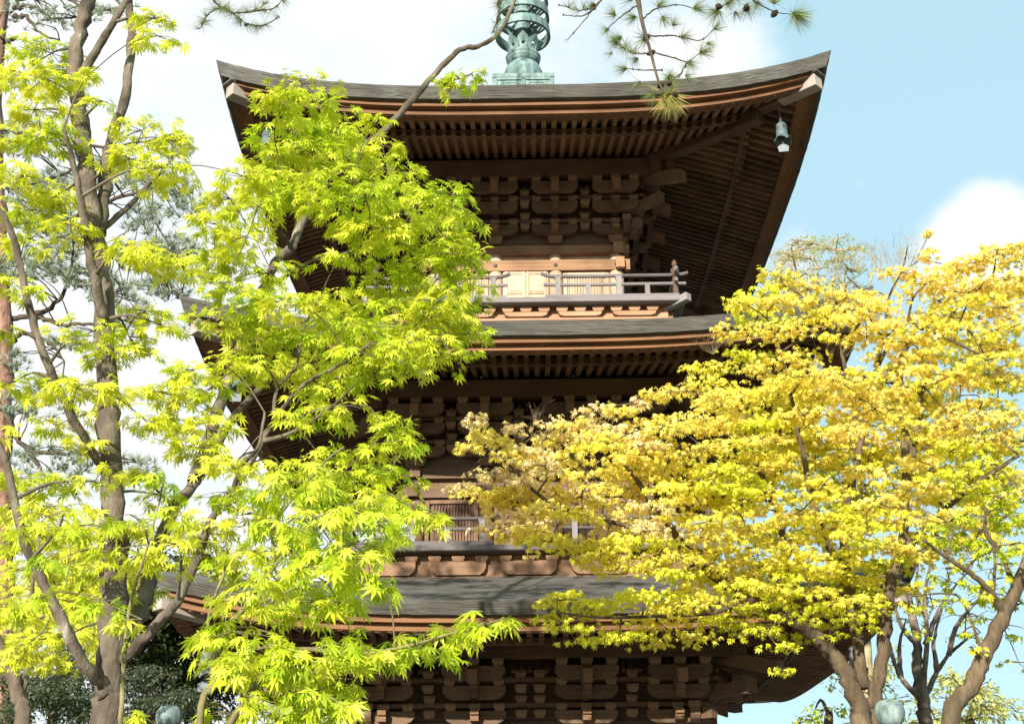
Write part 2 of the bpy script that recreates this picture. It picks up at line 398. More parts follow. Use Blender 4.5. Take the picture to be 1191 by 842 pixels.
for si, s in enumerate(S):
    R, zt = s['R'], s['zt']
    # --- shingle body with its thick layered edge
    me_v, me_f, uvs = [], [], []
    rs = list(np.linspace(s['rin'], R, 15))
    def T(r): q = R - r; return zt + s['a'] * q + s['b'] * q * q
    mb = MB()
    for k in range(4):
        ca, sa = math.cos(k * HALF), math.sin(k * HALF)
        rows = []
        for r in rs: rows.append([(u * r, -r, T(r) + lift(s, u, r), u * r, (R - r) * 1.2 + 1.0) for u in US])
        th = lambda u: (zt - s['zb']) * (1 + .28 * abs(u) ** 3)
        jit = rng.normal(0, .0022, (12, len(US)))
        for iq, q in enumerate((0, .2, .2, .4, .4, .6, .6, .8, .8, 1.0)):
            rr = R + .004 - .012 * ((iq + 1) // 2)
            rows.append([(u * (rr + jit[iq, ju]), -rr - jit[iq, ju], zt + lift(s, u, R) - th(u) * q + jit[11 - iq, ju] * .8, u * R, q * .36 + iq * .07) for ju, u in enumerate(US)])
        for ri, zz_ in ((R - .14, .0), (R - .14, .09)):
            rows.append([(u * ri, -ri, s['zb'] + zz_ + lift(s, u, ri) - .002, u * R, .5) for u in US])
        o0 = len(mb.v); nu = len(US)
        for row in rows:
            for x, y, z, a, b in row:
                mb.v.append((x * ca - y * sa, x * sa + y * ca, z)); uvs.append((a, b))
        for i in range(len(rows) - 1):
            for j in range(nu - 1):
                mb.f.append((o0 + i * nu + j, o0 + (i + 1) * nu + j, o0 + (i + 1) * nu + j + 1, o0 + i * nu + j + 1))
    me = mb.mesh('roof', M_shingle)
    ul = me.uv_layers.new(name='UVMap')
    li = np.zeros(len(me.loops), dtype=np.int32); me.loops.foreach_get('vertex_index', li)
    ul.data.foreach_set('uv', np.array(uvs, dtype=np.float32)[li].ravel())
    roof = put('roof', me, PAG)
    # --- boards under the edge, the kioi beam and the rafters, side by side
    fb = MB(); strip(fb, s, R - .12, R - .24, s['b1'], s['zb'] - .003)
    fb2 = MB(); strip(fb2, s, R - .20, R - .34, s['b2'] + .012, s['b1'] - .003)
    kb = MB(); strip(kb, s, s['kr'], s['kr'] - .055, s['k0'], s['k1'] + .01)
    so = MB()
    rf0, rf1 = R - .21, s['kr'] - .02
    def flyz(r): return s['b2'] + (s['k1'] - s['b2']) * (rf0 - r) / (rf0 - s['kr'])
    sl = (s['p1'] - s['k0']) / (s['kr'] - s['pr'])
    def grz(r): return s['k0'] + sl * (s['kr'] - r)
    RH, RW, SP = .075, .056, .122
    nraf = int(R / SP)
    for q in range(-nraf, nraf + 1):
        x = q * SP
        for (ra, rb, zf) in ((rf0 - .012, rf1, flyz), (s['kr'] + .05, max(s['pr'] - .45, .9), grz)):
            lo = max(rb, abs(x) + .02)
            if lo > ra - .06: continue
            secs = []
            for r in np.linspace(ra, lo, 5):
                z = zf(r) + lift(s, x / max(r, abs(x)), r)
                secs.append([(x - RW / 2, -r, z), (x + RW / 2, -r, z), (x + RW / 2, -r, z + RH), (x - RW / 2, -r, z + RH)])
            so.sweep(secs)
    for (ra, rb, zf) in ((rf0 + .0, rf1 - .08, flyz), (s['kr'] + .05, max(s['pr'] - .45, .9), grz)):      # boarding over the rafters
        rr = np.linspace(ra, rb, 6); o0 = len(so.v); nu = len(US)
        for r in rr:
            so.v += [(u * r, -r, zf(r) + RH - .004 + lift(s, u, r)) for u in US]
        for i in range(5):
            for j in range(nu - 1):
                so.f.append((o0 + i * nu + j, o0 + i * nu + j + 1, o0 + (i + 1) * nu + j + 1, o0 + (i + 1) * nu + j))
    m1, m2, m3, m4 = fb.mesh('fascia_board', M_fascia), fb2.mesh('lower_fascia_board', M_fascia), kb.mesh('eave_beam', M_woodx), so.mesh('eave_soffit', M_woody)
    hp = MB()
    d = 2 ** .5
    def hz_(r, zf): return zf(r) + lift(s, 1, r)
    for (ra, rb, zf, w, h, dz) in ((R - .16, s['kr'] - .2, flyz, .15, .15, -.07), (s['kr'] + .12, s['pr'] - .3, grz, .15, .17, -.12)):
        secs = []
        for r in np.linspace(ra, rb, 7):
            z = hz_(r, zf) + dz; q = r * d
            secs.append([(q, -w / 2, z), (q, w / 2, z), (q, w / 2, z + h), (q, -w / 2, z + h)])
        hp.sweep(secs)
    hc = MB(); z = hz_(R - .16, flyz) - .07 + .15
    hc.box(((R - .22) * d, 0, z + .012), (.30, .20, .03), Matrix.Rotation(-.12, 3, 'Y'))
    he = MB(); secs = []
    for r in np.linspace(R - .145, R - .52, 4):
        z = hz_(r, flyz) - .073; q = r * d
        secs.append([(q, -.079, z), (q, .079, z), (q, .079, z + .158), (q, -.079, z + .158)])
    he.sweep(secs); m7 = he.mesh('hip_rafter_end', M_greyend)
    m5, m6 = hp.mesh('hip_rafter', M_woodx), hc.mesh('hip_rafter_cap', M_greyx)
    for k in range(4):
        put('fascia_board', m1, roof, rz=k * HALF); put('lower_fascia_board', m2, roof, rz=k * HALF)
        put('eave_beam', m3, roof, rz=k * HALF); put('eave_soffit', m4, roof, rz=k * HALF)
        bev(put('hip_rafter', m5, roof, rz=k * HALF + HALF / 2)); bev(put('hip_rafter_end', m7, roof, rz=k * HALF + HALF / 2)); put('hip_rafter_cap', m6, roof, rz=k * HALF + HALF / 2)
    # --- purlin, cove and bracket sets
    pu = MB(); L = s['pr'] + .06
    pu.box((0, -s['pr'] + .09, (s['p0'] + s['p1']) / 2 - .02), (2 * L, .15, s['p1'] - s['p0'] - .03))
    mpu = pu.mesh('eave_purlin', M_woodx)
    cv = MB(); x1 = s['pr'] - .15
    for r0_, z0_, r1_, z1_ in ((s['pr'] - .12, s['p0'] - .05, s['cw'][1] + .22, s['p0'] + .10),):
        cv.add([(-x1, -r0_, z0_ + .03), (x1, -r0_, z0_ + .03), (x1, -r1_, z1_ + .03), (-x1, -r1_, z1_ + .03)], [(0, 1, 2, 3)])
        nn = int(x1 / .09)
        for q in range(-nn, nn + 1):
            cv.beam((q * .09, -r0_, z0_ - .1), (q * .09, -r1_, z1_), .034, .03)
    mcv = cv.mesh('ribbed_cove', M_midx)
    cr0 = s['cw'][1]
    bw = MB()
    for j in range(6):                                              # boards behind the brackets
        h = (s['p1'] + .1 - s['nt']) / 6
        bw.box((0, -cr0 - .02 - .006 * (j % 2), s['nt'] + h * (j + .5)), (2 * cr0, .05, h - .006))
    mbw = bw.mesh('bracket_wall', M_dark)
    tb = MB()                                                       # tie beams running through the sets
    for (y, zf) in ((-.15, .262), (-.35, .502)):
        ky = (s['pr'] - cr0) / .62; hh = (s['p0'] - s['nt']) / .765
        tb.box((0, -cr0 + y * ky, s['nt'] + (zf + .06) * hh), (2 * (cr0 - y * ky) + .12, .06, .05 * hh))
    mtb = tb.mesh('tie_beam', M_woodx)
    c0_ = s['cw'][0]; bays = (-(cr0 + c0_) / 2, 0, (cr0 + c0_) / 2); midblk = []
    for (y, zf) in ((-.15, .262), (-.35, .502)):
        for bx in bays:
            for q in ((0,) if si == 0 else (-.1, .1) if bx == 0 else (0,)):
                midblk.append((bx + q, -cr0 + y * ky, s['nt'] + (zf + .085) * hh)); midblk.append((bx + q, -cr0 + y * ky - .015, s['nt'] + (zf - .075) * hh))
    stt = MB()
    stt.box((0, 0, 0), (.085, .085, .22)); stt.box((0, 0, -.03), (.115, .115, .03)); stt.box((0, 0, .1), (.10, .10, .04))
    mst = stt.mesh('corner_strut', M_woodz)
    for k in range(4):
        put('eave_purlin', mpu, PAG, rz=k * HALF); put('ribbed_cove', mcv, PAG, rz=k * HALF)
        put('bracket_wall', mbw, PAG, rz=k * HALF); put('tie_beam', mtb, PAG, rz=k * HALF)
        for p_ in (midblk if k != 2 else ()):
            put('bearing_block', ME_blk, PAG, Matrix.Rotation(k * HALF, 3, 'Z') @ Vector(p_), k * HALF)
        a = k * HALF + HALF / 2; q = (s['pr'] + .10) * d
        put('corner_strut', mst, PAG, (q * math.sin(a), -q * math.cos(a), s['p0'] + .07), k * HALF)
        q = cr0 * d
        dg = put('diagonal_bracket', ME_diag, PAG, (q * math.sin(a), -q * math.cos(a), s['nt']), a)
        dg.scale = (1, (s['pr'] - cr0) / .62, (s['p0'] - s['nt']) / .765)
    for k in (0, 1, 3):
        for x in (-s['cw'][1], -s['cw'][0], s['cw'][0], s['cw'][1]):
            bracket_set(s, x, k)
    # --- body: wall, columns, tie rails, doors and windows
    c0, c1 = s['cw']; z0, z1 = s['wz0'], s['nt']
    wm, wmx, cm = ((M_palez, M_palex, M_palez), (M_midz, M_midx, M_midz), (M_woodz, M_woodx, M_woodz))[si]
    wl = MB(); n = 14
    for j in range(n):
        w = 2 * c1 / n
        wl.box((-c1 + (j + .5) * w, -c1 + .02, (z0 + z1) / 2), (w - .003, .05, z1 - z0))
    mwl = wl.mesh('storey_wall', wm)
    ns = MB(); h2 = .125 if si < 2 else .16
    nl = c1 + .175
    ns.box((0, -c1 - .03, z1 - h2 / 2), (2 * nl, .13, h2)); 
    zz2 = z1 - .215 if si < 2 else z1 - .35
    ns.box((0, -c1 - .045, zz2 - .075), (2 * nl, .11, .15))
    ns.box((0, -c1 - .035, z0 + .05), (2 * c1, .10, .10))
    mns = ns.mesh('tie_rail', wmx)
    nail = MB(); nail.lathe([(.001, .02), (.014, .018), (.024, .008), (.026, 0)], 12)
    nail.v = [(vx, -vz, vy) for vx, vy, vz in nail.v]
    mnail = nail.mesh('nail_cover', M_iron)
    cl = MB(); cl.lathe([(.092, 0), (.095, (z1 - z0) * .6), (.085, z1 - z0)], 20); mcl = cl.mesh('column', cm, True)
    zd = zz2 - .15
    dr = MB()
    dr.box((0, -c1 - .04, (z0 + .10 + zd) / 2), (2 * c0 - .19, .06, zd - z0 - .10))
    for sx in (-1, 1):
        w = c0 - .12
        for (dx, ww) in ((.02, .035), (w - .02, .035)): dr.box((sx * (dx + .004), -c1 - .075, (z0 + .10 + zd) / 2), (ww, .02, zd - z0 - .10))
        for fz in (.03, .5, .97): dr.box((sx * w / 2, -c1 - .073, z0 + .10 + (zd - z0 - .10) * fz), (w - .05, .016, .05))
    mdr = dr.mesh('door', wm)
    wn = MB(); xa, xb = c0 + .10, c1 - .10; za, zb_ = z0 + .16, zd - .02
    for x in (xa + .02, xb - .02): wn.box((x, -c1 - .02, (za + zb_) / 2), (.05, .07, zb_ - za))
    for z in (za + .02, zb_ - .02): wn.box(((xa + xb) / 2, -c1 - .021, z), (xb - xa - .1, .068, .045))
    nsl = int((xb - xa - .1) / .036)
    for j in range(nsl): wn.box((xa + .06 + j * .036, -c1 - .015, (za + zb_) / 2), (.019, .03, zb_ - za - .09))
    mwn = wn.mesh('lattice_window', wm)
    for k in range(4):
        wo = put('storey_wall', mwl, PAG, rz=k * HALF)
        put('tie_rail', mns, wo);
        for x in (-c1, -c0, c0, c1): put('nail_cover', mnail, wo, (x, -c1 - .10, zz2 - .075))
        bev(put('door', mdr, wo), .004)
        put('lattice_window', mwn, wo); put('lattice_window', mwn, wo, rz=0).scale = (-1, 1, 1)
        for x in (-c1, -c0, c0):
            ca, sa = math.cos(k * HALF), math.sin(k * HALF)
            put('column', mcl, PAG, (x * ca + c1 * sa, x * sa - c1 * ca, z0))
    # --- balcony on the roof below
    if si < 2:
        e = (dict(r=1.85, gap=.21, dz0=8.082, dz1=8.15, tz=7.90, tall=(.40, 1.15), short=(.77, 1.5), sp=.222) ,
             dict(r=2.05, gap=.36, dz0=4.955, dz1=5.02, tz=4.66, tall=(.52, 1.30), short=(.91, 1.68), sp=.262))[si]
        r = e['r']; dk = r + .10
        fl = MB()
        nb = 22
        for k in range(4):
            rot = Matrix.Rotation(k * HALF, 3, 'Z')
            fl.box(rot @ Vector((0, -dk + .075, (e['dz0'] + e['dz1']) / 2)), (2 * dk - (.30 if k % 2 else 0), .15, e['dz1'] - e['dz0']), rot)
            fl.box(rot @ Vector((0, -dk + .15 + .3, e['dz1'] - .03)), (2 * dk - .31, .6, .03), rot)
        mg_ = M_greydk if si else M_greyx
        bal = obj('balcony', fl, mg_, PAG)
        bev(bal, .008)
        # under the floor: a board, boat-shaped arms and a row of blocks
        tr = r - .10
        bd = MB(); bd.box((0, -tr + .03, (e['tz'] + e['dz0']) / 2), (2 * tr, .05, e['dz0'] - e['tz']))
        bd.box((0, -tr - .02, e['tz'] + .02), (2 * tr + .1, .06, .03))
        mt_ = M_trimdk if si else M_trim; mbd = bd.mesh('skirt_board', mt_)
        bl = MB(); bl.box((0, 0, 0), (.142, .09, .034)); bl.box((0, 0, -.029), (.142, .09, .026), taper=.72); mbl = bl.mesh('deck_block', mt_)
        zb2 = e['dz0'] - .03 - (.0 if si == 0 else .02)
        hw = e['sp'] * 1.18; hA = zb2 - .043 - (e['tz'] + .05)
        am = MB()
        poly = [(-hw, hA), (-hw, hA * .55), (-hw + .02, hA * .25), (-hw + .07, 0), (hw - .07, 0), (hw - .02, hA * .25), (hw, hA * .55), (hw, hA)]
        am.prism(poly, -.035, .035); mam = am.mesh('deck_bracket_arm', mt_)
        tb_ = MB(); tb_.box((0, -tr - .03, e['dz0'] - .006), (2 * tr + .1, .12, .02)); mtb_ = tb_.mesh('deck_joist', M_midx)
        # railings
        def rails(sx):
            mm = MB(); ga = e['gap']
            zb_ = e['dz1']
            mm.box((sx * (ga + .03 + (r + .04 - ga - .03) / 2), -r, zb_ + .03), (r + .04 - ga - .03, .075, .06))
            xs = np.linspace(ga + .012, r + .13, 14)
            mm.tube([(sx * x, -r, zb_ + .205 + .012 * max(0, 1 - (x - ga) / .15) ** 2) for x in xs], .023, 8)
            return mm
        def toprail(sx):
            mm = MB(); ga = e['gap']; zb_ = e['dz1']
            xs = list(np.linspace(ga - .015, ga + .2, 7)) + list(np.linspace(ga + .3, r - .1, 6)) + list(np.linspace(r, r + .16, 4))
            pts = [(sx * x, -r, zb_ + .322 + .045 * max(0, 1 - (x - ga + .015) / .17) ** 2 + .03 * max(0, (x - r) / .16) ** 2) for x in xs]
            mm.tube(pts, .024, 8); return mm
        def post(hh, w):
            mm = MB(); mm.box((0, 0, hh / 2), (w, .06, hh)); 
            if hh > .2: mm.box((0, 0, hh - .01), (w + .025, .07, .028), taper=.8)
            return mm.mesh('rail_post', M_greyz)
        pt, ps = post(.245, .062), post(.135, .058)
        cp = MB(); cp.tube([(0, 0, 0), (0, 0, .39)], [.036, .036], 10); cp.lathe([(.052, .30), (.052, .40), (.03, .41), (.02, .43), (.034, .46), (.03, .50), (.004, .535)], 12)
        mcp = cp.mesh('corner_post', M_dark)
        stb = MB(); q = (r + .02) * d
        stb.beam((q - .5, 0, e['dz0'] - .06), (q + .16, 0, e['dz0'] - .02), .10, .10)
        mstb = stb.mesh('corner_beam', M_greyz)
        mm1, mm2 = [rails(q_).mesh('lower_rail', mg_) for q_ in (-1, 1)], [toprail(q_).mesh('handrail', mg_, True) for q_ in (-1, 1)]
        nblk = int(tr / e['sp'])
        for k in range(4):
            rz = k * HALF; ca, sa = math.cos(rz), math.sin(rz)
            def at(x, y, z): return (x * ca - y * sa, x * sa + y * ca, z)
            put('skirt_board', mbd, bal, rz=rz); put('deck_joist', mtb_, bal, rz=rz)
            for a_ in mm1: bev(put('lower_rail', a_, bal, rz=rz), .005)
            for a_ in mm2: put('handrail', a_, bal, rz=rz)
            put('corner_post', mcp, bal, at(r, -r, e['dz1'])); bev(put('corner_beam', mstb, bal, rz=rz - HALF / 2))
            for sx in (-1, 1):
                for x in e['tall']: put('rail_post', pt, bal, at(sx * x, -r, e['dz1'] + .06), rz)
                for x in e['short']: put('rail_post', ps, bal, at(sx * x, -r, e['dz1'] + .06), rz)
            if k == 2: continue
            for q_ in range(-nblk, nblk + 1):
                put('deck_block', mbl, bal, at(q_ * e['sp'], -tr - .045, zb2), rz)
            for q_ in range(-nblk + 1, nblk + 1, 3):
                put('deck_bracket_arm', mam, bal, at(q_ * e['sp'], -tr - .035, e['tz'] + .05), rz)

# stone podium under it all
pd = MB(); pd.box((0, 0, .28), (5.6, 5.6, .56)); pd.box((0, 0, .59), (5.8, 5.8, .06))
for i in range(3): pd.box((0, -3.0 - .15 - i * .3, .24 - i * .08 - .08 + .0), (1.6, .3, .48 - i * .16))
obj('podium', pd, M_stone, PAG)
# roof cap and bronze spire
sp_ = MB()
for z0_, z1_, h_ in ((12.05, 12.42, .43), (12.42, 12.485, .455)):
    sp_.box((0, 0, (z0_ + z1_) / 2), (2 * h_, 2 * h_, z1_ - z0_))
for k in range(4):
    rot = Matrix.Rotation(k * HALF, 3, 'Z')
    for x in (-.415, 0, .415): sp_.box(rot @ Vector((x, -.435, 12.28)), (.055, .03, .26), rot)
    for z in (12.17, 12.40): sp_.box(rot @ Vector((0, -.436, z)), (.80, .028, .045), rot)
    for x in (-.207, .207):
        sp_.tube([rot @ Vector((x + a, -.432, b)) for a, b in ((-.11, 12.245), (-.125, 12.31), (-.10, 12.335), (.10, 12.335), (.125, 12.31), (.11, 12.245))], .011, 6)
SPI = obj('spire', sp_, M_verd, PAG, (0, 0, .05))
dd = MB(); dd.lathe([(.30, 12.485), (.315, 12.56), (.31, 12.68), (.29, 12.80), (.25, 12.90), (.19, 12.965)], 32); obj('spire_dome', dd, M_verd, SPI, smooth=True)
lb = MB(); lb.lathe([(.15, 12.94), (.20, 12.955), (.235, 12.98), (.235, 13.0), (.25, 13.01), (.255, 13.035), (.245, 13.05), (.265, 13.06), (.27, 13.09), (.25, 13.12), (.14, 13.14)], 32); obj('lotus_bowl', lb, M_verd, SPI, smooth=True)
pe = MB()
for rr, zz0, hgt in ((0, 0, 0),):
    angs = [0, 45, 90, 135, 180, 225, 270, 315]
    outl = [(.105, .165), (.075, .245), (0, .31), (-.075, .245), (-.105, .165), (-.115, 0), (0, 0), (.115, 0)]
    hole = [(math.cos(math.radians(a_)) * .03, .165 + math.sin(math.radians(a_)) * .042) for a_ in angs]
def petal():
    m = MB(); vs = []
    for th_ in (0, .014):
        for ring_ in (outl, hole):
            for x, z in ring_:
                cy_ = -.19 - .09 * (z / .3) ** 2 - .10 * max(0, z - .2) + th_ + .9 * x * x
                vs.append((x, cy_, 13.08 + z))
    fs = []
    for j in range(8):
        k = (j + 1) % 8
        fs += [(j, k, 8 + k, 8 + j), (16 + k, 16 + j, 24 + j, 24 + k), (j, 16 + j, 16 + k, k), (8 + k, 24 + k, 24 + j, 8 + j)]
    m.add(vs, fs); return m.mesh('lotus_petal', M_verd)
mpet = petal()
for k in range(8): put('lotus_petal', mpet, SPI, rz=k * math.pi / 4)
sh = MB(); sh.lathe([(.14, 13.1), (.135, 13.5), (.14, 13.52), (.125, 13.53), (.12, 16.6), (.06, 17.6)], 24); obj('spire_shaft', sh, M_verd, SPI, smooth=True)
for i in range(9):
    rg = MB(); rr = .425 - .012 * i; z = 13.545 + .318 * i; n = 40
    secs = [[((rr - b) * math.cos(a_), (rr - b) * math.sin(a_), z + c) for b, c in ((0, -.075), (.012, .075), (.05, .075), (.038, -.075))] for a_ in np.linspace(0, 2 * math.pi, n + 1)]
    rg.sweep(secs, False)
    for k in range(4):
        a_ = k * HALF + .6
        rg.beam((.1 * math.cos(a_), .1 * math.sin(a_), z - .02), ((rr - .03) * math.cos(a_), (rr - .03) * math.sin(a_), z - .02), .035, .03)
    rg.lathe([(.128, z - .06), (.16, z - .02), (.16, z + .05), (.128, z + .08)], 20)
    obj('spire_ring', rg, M_verd, SPI)
fi = MB(); fi.lathe([(.05, 17.5), (.12, 17.6), (.14, 17.75), (.08, 17.9), (.05, 17.95), (.12, 18.05), (.12, 18.15), (.01, 18.35)], 20); obj('spire_jewel', fi, M_verd, SPI, smooth=True)

# ------------------------------------------------------------------ wind bells at the front corners
def bell_mesh(m):
    b = MB(); n = 32; secs = []
    prof = [(.004, 0), (.035, -.006), (.06, -.03), (.066, -.07), (.066, -.15), (.07, -.17), (.066, -.185), (.075, -.21), (.092, -.25), (.108, -.285)]
    prof2 = [(r_ - .008, z_) for r_, z_ in reversed(prof[1:])]
    for i, (r_, z_) in enumerate(prof + prof2):
        ring = []
        for j in range(n):
            t_ = 2 * math.pi * j / n; sc = 0
            if z_ < -.2: sc = (-(z_) - .2) / .085 * .05 * abs(math.sin(2 * t_)) ** .7
            ring.append((r_ * math.cos(t_), r_ * math.sin(t_), z_ + sc - .0))
        secs.append(ring)
    b.sweep(secs, True)
    return b.mesh('bell_body', m, True)
slot = MB()
slot.box((0, -.0645, -.075), (.022, .006, .045))
hook = MB(); hook.tube([(0, 0, .28), (0, 0, .03)], .007, 8); hook.tube([(0, .0, .0), (.016, 0, .014), (.012, 0, .034), (-.012, 0, .034), (-.016, 0, .014), (0, 0, 0)], .006, 6)
clap = MB(); clap.tube([(0, 0, -.05), (0, 0, -.3)], .005, 6); clap.prism([(-.055, -.40), (.055, -.40), (.065, -.33), (.02, -.30), (-.02, -.30), (-.065, -.33)], -.005, .005)
BL = [('pale green wind bell under the upper right roof corner, against blue sky', M_bell), ('wind bell under the top roof corner behind the green maple leaves', M_bell),
      ('wind bell at the middle roof corner behind the yellow maple', M_belldk), ('blue green wind bell half hidden by leaves at the left corner of the middle roof', M_bell),
      ('dark wind bell behind the forked yellow maple trunk', M_belldk), ('grey wind bell at the left corner of the lowest roof, beside a maple shoot', M_belldk)]
Mp = Matrix.Translation(PAG.location) @ Matrix.Rotation(-.0149, 4, 'Z')
bi = 0
for si, s in enumerate(S):
    for sx in (1, -1):
        lab, mt = BL[bi]; bi += 1
        r = s['R'] * .85
        fz = s['b2'] + (s['k1'] - s['b2']) * (s['R'] - .21 - r) / (s['R'] - .21 - s['kr']) + lift(s, 1, r) - .07
        o = empty('wind_bell', Mp @ Vector((sx * r, -r, fz - .26)), .25 * sx)
        tag(o, lab, 'bell', 'bronze wind bells hanging at the roof corners')
        put('bell_body', bell_mesh(mt), o); mslot = slot.mesh('bell_slot', M_iron)
        for k in range(4): put('bell_slot', mslot, o, rz=k * HALF)
        
        put('hook', hook.mesh('hook', mt), o); put('clapper', clap.mesh('clapper', M_belldk), o, rz=-.4 * sx)

# ------------------------------------------------------------------ capped posts
def cap_post(px, py, y, label, k=1.0):
    top = W(px, py, y)
    o = empty('stone_post', (top.x, top.y, 0)); tag(o, label, 'post', 'bronze capped posts in front of the pagoda')
    h = top.z
    p = MB(); p.box((0, 0, .1), (.46, .46, .2)); p.box((0, 0, .2 + (h - .55) / 2), (.24 * k, .24 * k, h - .55)); bev(obj('shaft', p, M_stone, o), .012)
    c = MB()
    c.lathe([(.135, h - .36), (.14, h - .30), (.135, h - .285), (.145, h - .27), (.15, h - .25), (.10, h - .235), (.075, h - .21)], 28)
    c.lathe([(.07, h - .22), (.10, h - .195), (.122, h - .15), (.128, h - .10), (.118, h - .05), (.085, h - .015), (.03, h), (.012, h + .006), (.004, h + .012)], 28)
    obj('cap', c, M_cap, o, (0, 0, h - h * k), smooth=True).scale = (k, k, k)
cap_post(198, 820, 12.2, 'stone post with ball shaped bronze cap before dark evergreens')
cap_post(1033, 813, 8.5, 'stone post with ball shaped bronze cap beside the forked maple trunk', .78)

#PART2
# ------------------------------------------------------------------ plants
def leaf_template(lobes, droop, width=.105, mid=.48):
    """a palmate leaf: every lobe a narrow kite running out from the leaf's centre"""
    V = [(0, 0, 0)]; Fc = []
    for a, L in lobes:
        a = math.radians(a); o = len(V)
        for rr, da in ((mid, -width), (1.0, 0), (mid, width)):
            x, y = L * rr * math.cos(a + da / max(rr, .3) * .55), L * rr * math.sin(a + da / max(rr, .3) * .55)
            V.append((x, y, -droop * (L * rr) ** 2 - (.04 if rr < 1 else 0)))
        Fc.append((0, o, o + 1, o + 2))
    return np.array(V), np.array(Fc)
T_MAPLE = leaf_template([(0, 1), (34, .93), (-34, .93), (70, .74), (-70, .74), (112, .42), (-112, .42)], .34, .21)
T_YOUNG = leaf_template([(0, 1), (42, .9), (-42, .9), (86, .68), (-86, .68)], .55, .31)
T_OVAL = (np.array([(0, 0, 0), (.45, -.26, .03), (1, 0, -.1), (.45, .26, .03)]), np.array([(0, 1, 2, 3)]))
T_NEEDLE = (np.array([(0, -.012, 0), (0, .012, 0), (1, 0, -.03)]), np.array([(0, 1, 2)]))

class Leaves:
    def __init__(s): s.pos = []; s.dir = []; s.nrm = []; s.size = []; s.col = []
    def add(s, p, d, n, z, c):
        s.pos.append(p); s.dir.append(d); s.nrm.append(n); s.size.append(z); s.col.append(c)
    def build(s, name, tpl, m, parent, twigs=None, tm=None):
        V, Fc = tpl
        if s.pos:
            P = np.concatenate(s.pos); D = np.concatenate(s.dir); Nn = np.concatenate(s.nrm); Z = np.concatenate(s.size); C = np.concatenate(s.col)
        D = D / np.linalg.norm(D, axis=1, keepdims=True)
        B = np.cross(Nn, D); B /= np.maximum(np.linalg.norm(B, axis=1, keepdims=True), 1e-6); Nn = np.cross(D, B)
        vs = P[:, None, :] + Z[:, None, None] * (V[None, :, 0:1] * D[:, None, :] + V[None, :, 1:2] * B[:, None, :] + V[None, :, 2:3] * Nn[:, None, :])
        n, k = len(P), len(V)
        fs = (Fc[None] + (np.arange(n) * k)[:, None, None]).reshape(-1, Fc.shape[1])
        vs = vs.reshape(-1, 3); cols = np.repeat(C, k, axis=0)
        nl = len(fs)
        tv, tf = (np.array(twigs.v), twigs.f) if twigs and twigs.v else (np.zeros((0, 3)), [])
        allv = np.concatenate([vs, tv]) if len(tv) else vs
        loops = [fs.ravel().astype(np.int32)]; sizes = [np.full(nl, Fc.shape[1], np.int32)]
        if len(tf):
            loops.append(np.array([i + len(vs) for f in tf for i in f], np.int32)); sizes.append(np.array([len(f) for f in tf], np.int32))
        loops = np.concatenate(loops); sizes = np.concatenate(sizes)
        me = bpy.data.meshes.new(name)
        me.vertices.add(len(allv)); me.vertices.foreach_set('co', allv.astype(np.float32).ravel())
        me.loops.add(len(loops)); me.loops.foreach_set('vertex_index', loops)
        me.polygons.add(len(sizes)); me.polygons.foreach_set('loop_start', np.concatenate([[0], np.cumsum(sizes)[:-1]]).astype(np.int32))
        me.materials.append(m)
        if len(tf):
            me.materials.append(tm); me.polygons.foreach_set('material_index', np.concatenate([np.zeros(nl), np.ones(len(tf))]).astype(np.int32))
        at = me.attributes.new('leaf_colour', 'FLOAT_COLOR', 'POINT')
        ac = np.ones((len(allv), 4), np.float32); ac[:len(vs), :3] = cols
        at.data.foreach_set('color', ac.ravel())
        me.update(calc_edges=True); me.validate()
        return put(name, me, parent)

def smooth_path(pts, n=5):
    pts = [Vector(p) for p in pts]
    if len(pts) < 3: return pts
    P = [pts[0] * 2 - pts[1]] + pts + [pts[-1] * 2 - pts[-2]]
    o = []
    for i in range(1, len(P) - 2):
        for j in range(n):
            t = j / n
            o.append(.5 * ((2 * P[i]) + (P[i + 1] - P[i - 1]) * t + (2 * P[i - 1] - 5 * P[i] + 4 * P[i + 1] - P[i + 2]) * t * t + (3 * P[i] - P[i - 1] - 3 * P[i + 1] + P[i + 2]) * t ** 3))
    o.append(pts[-1]); return o

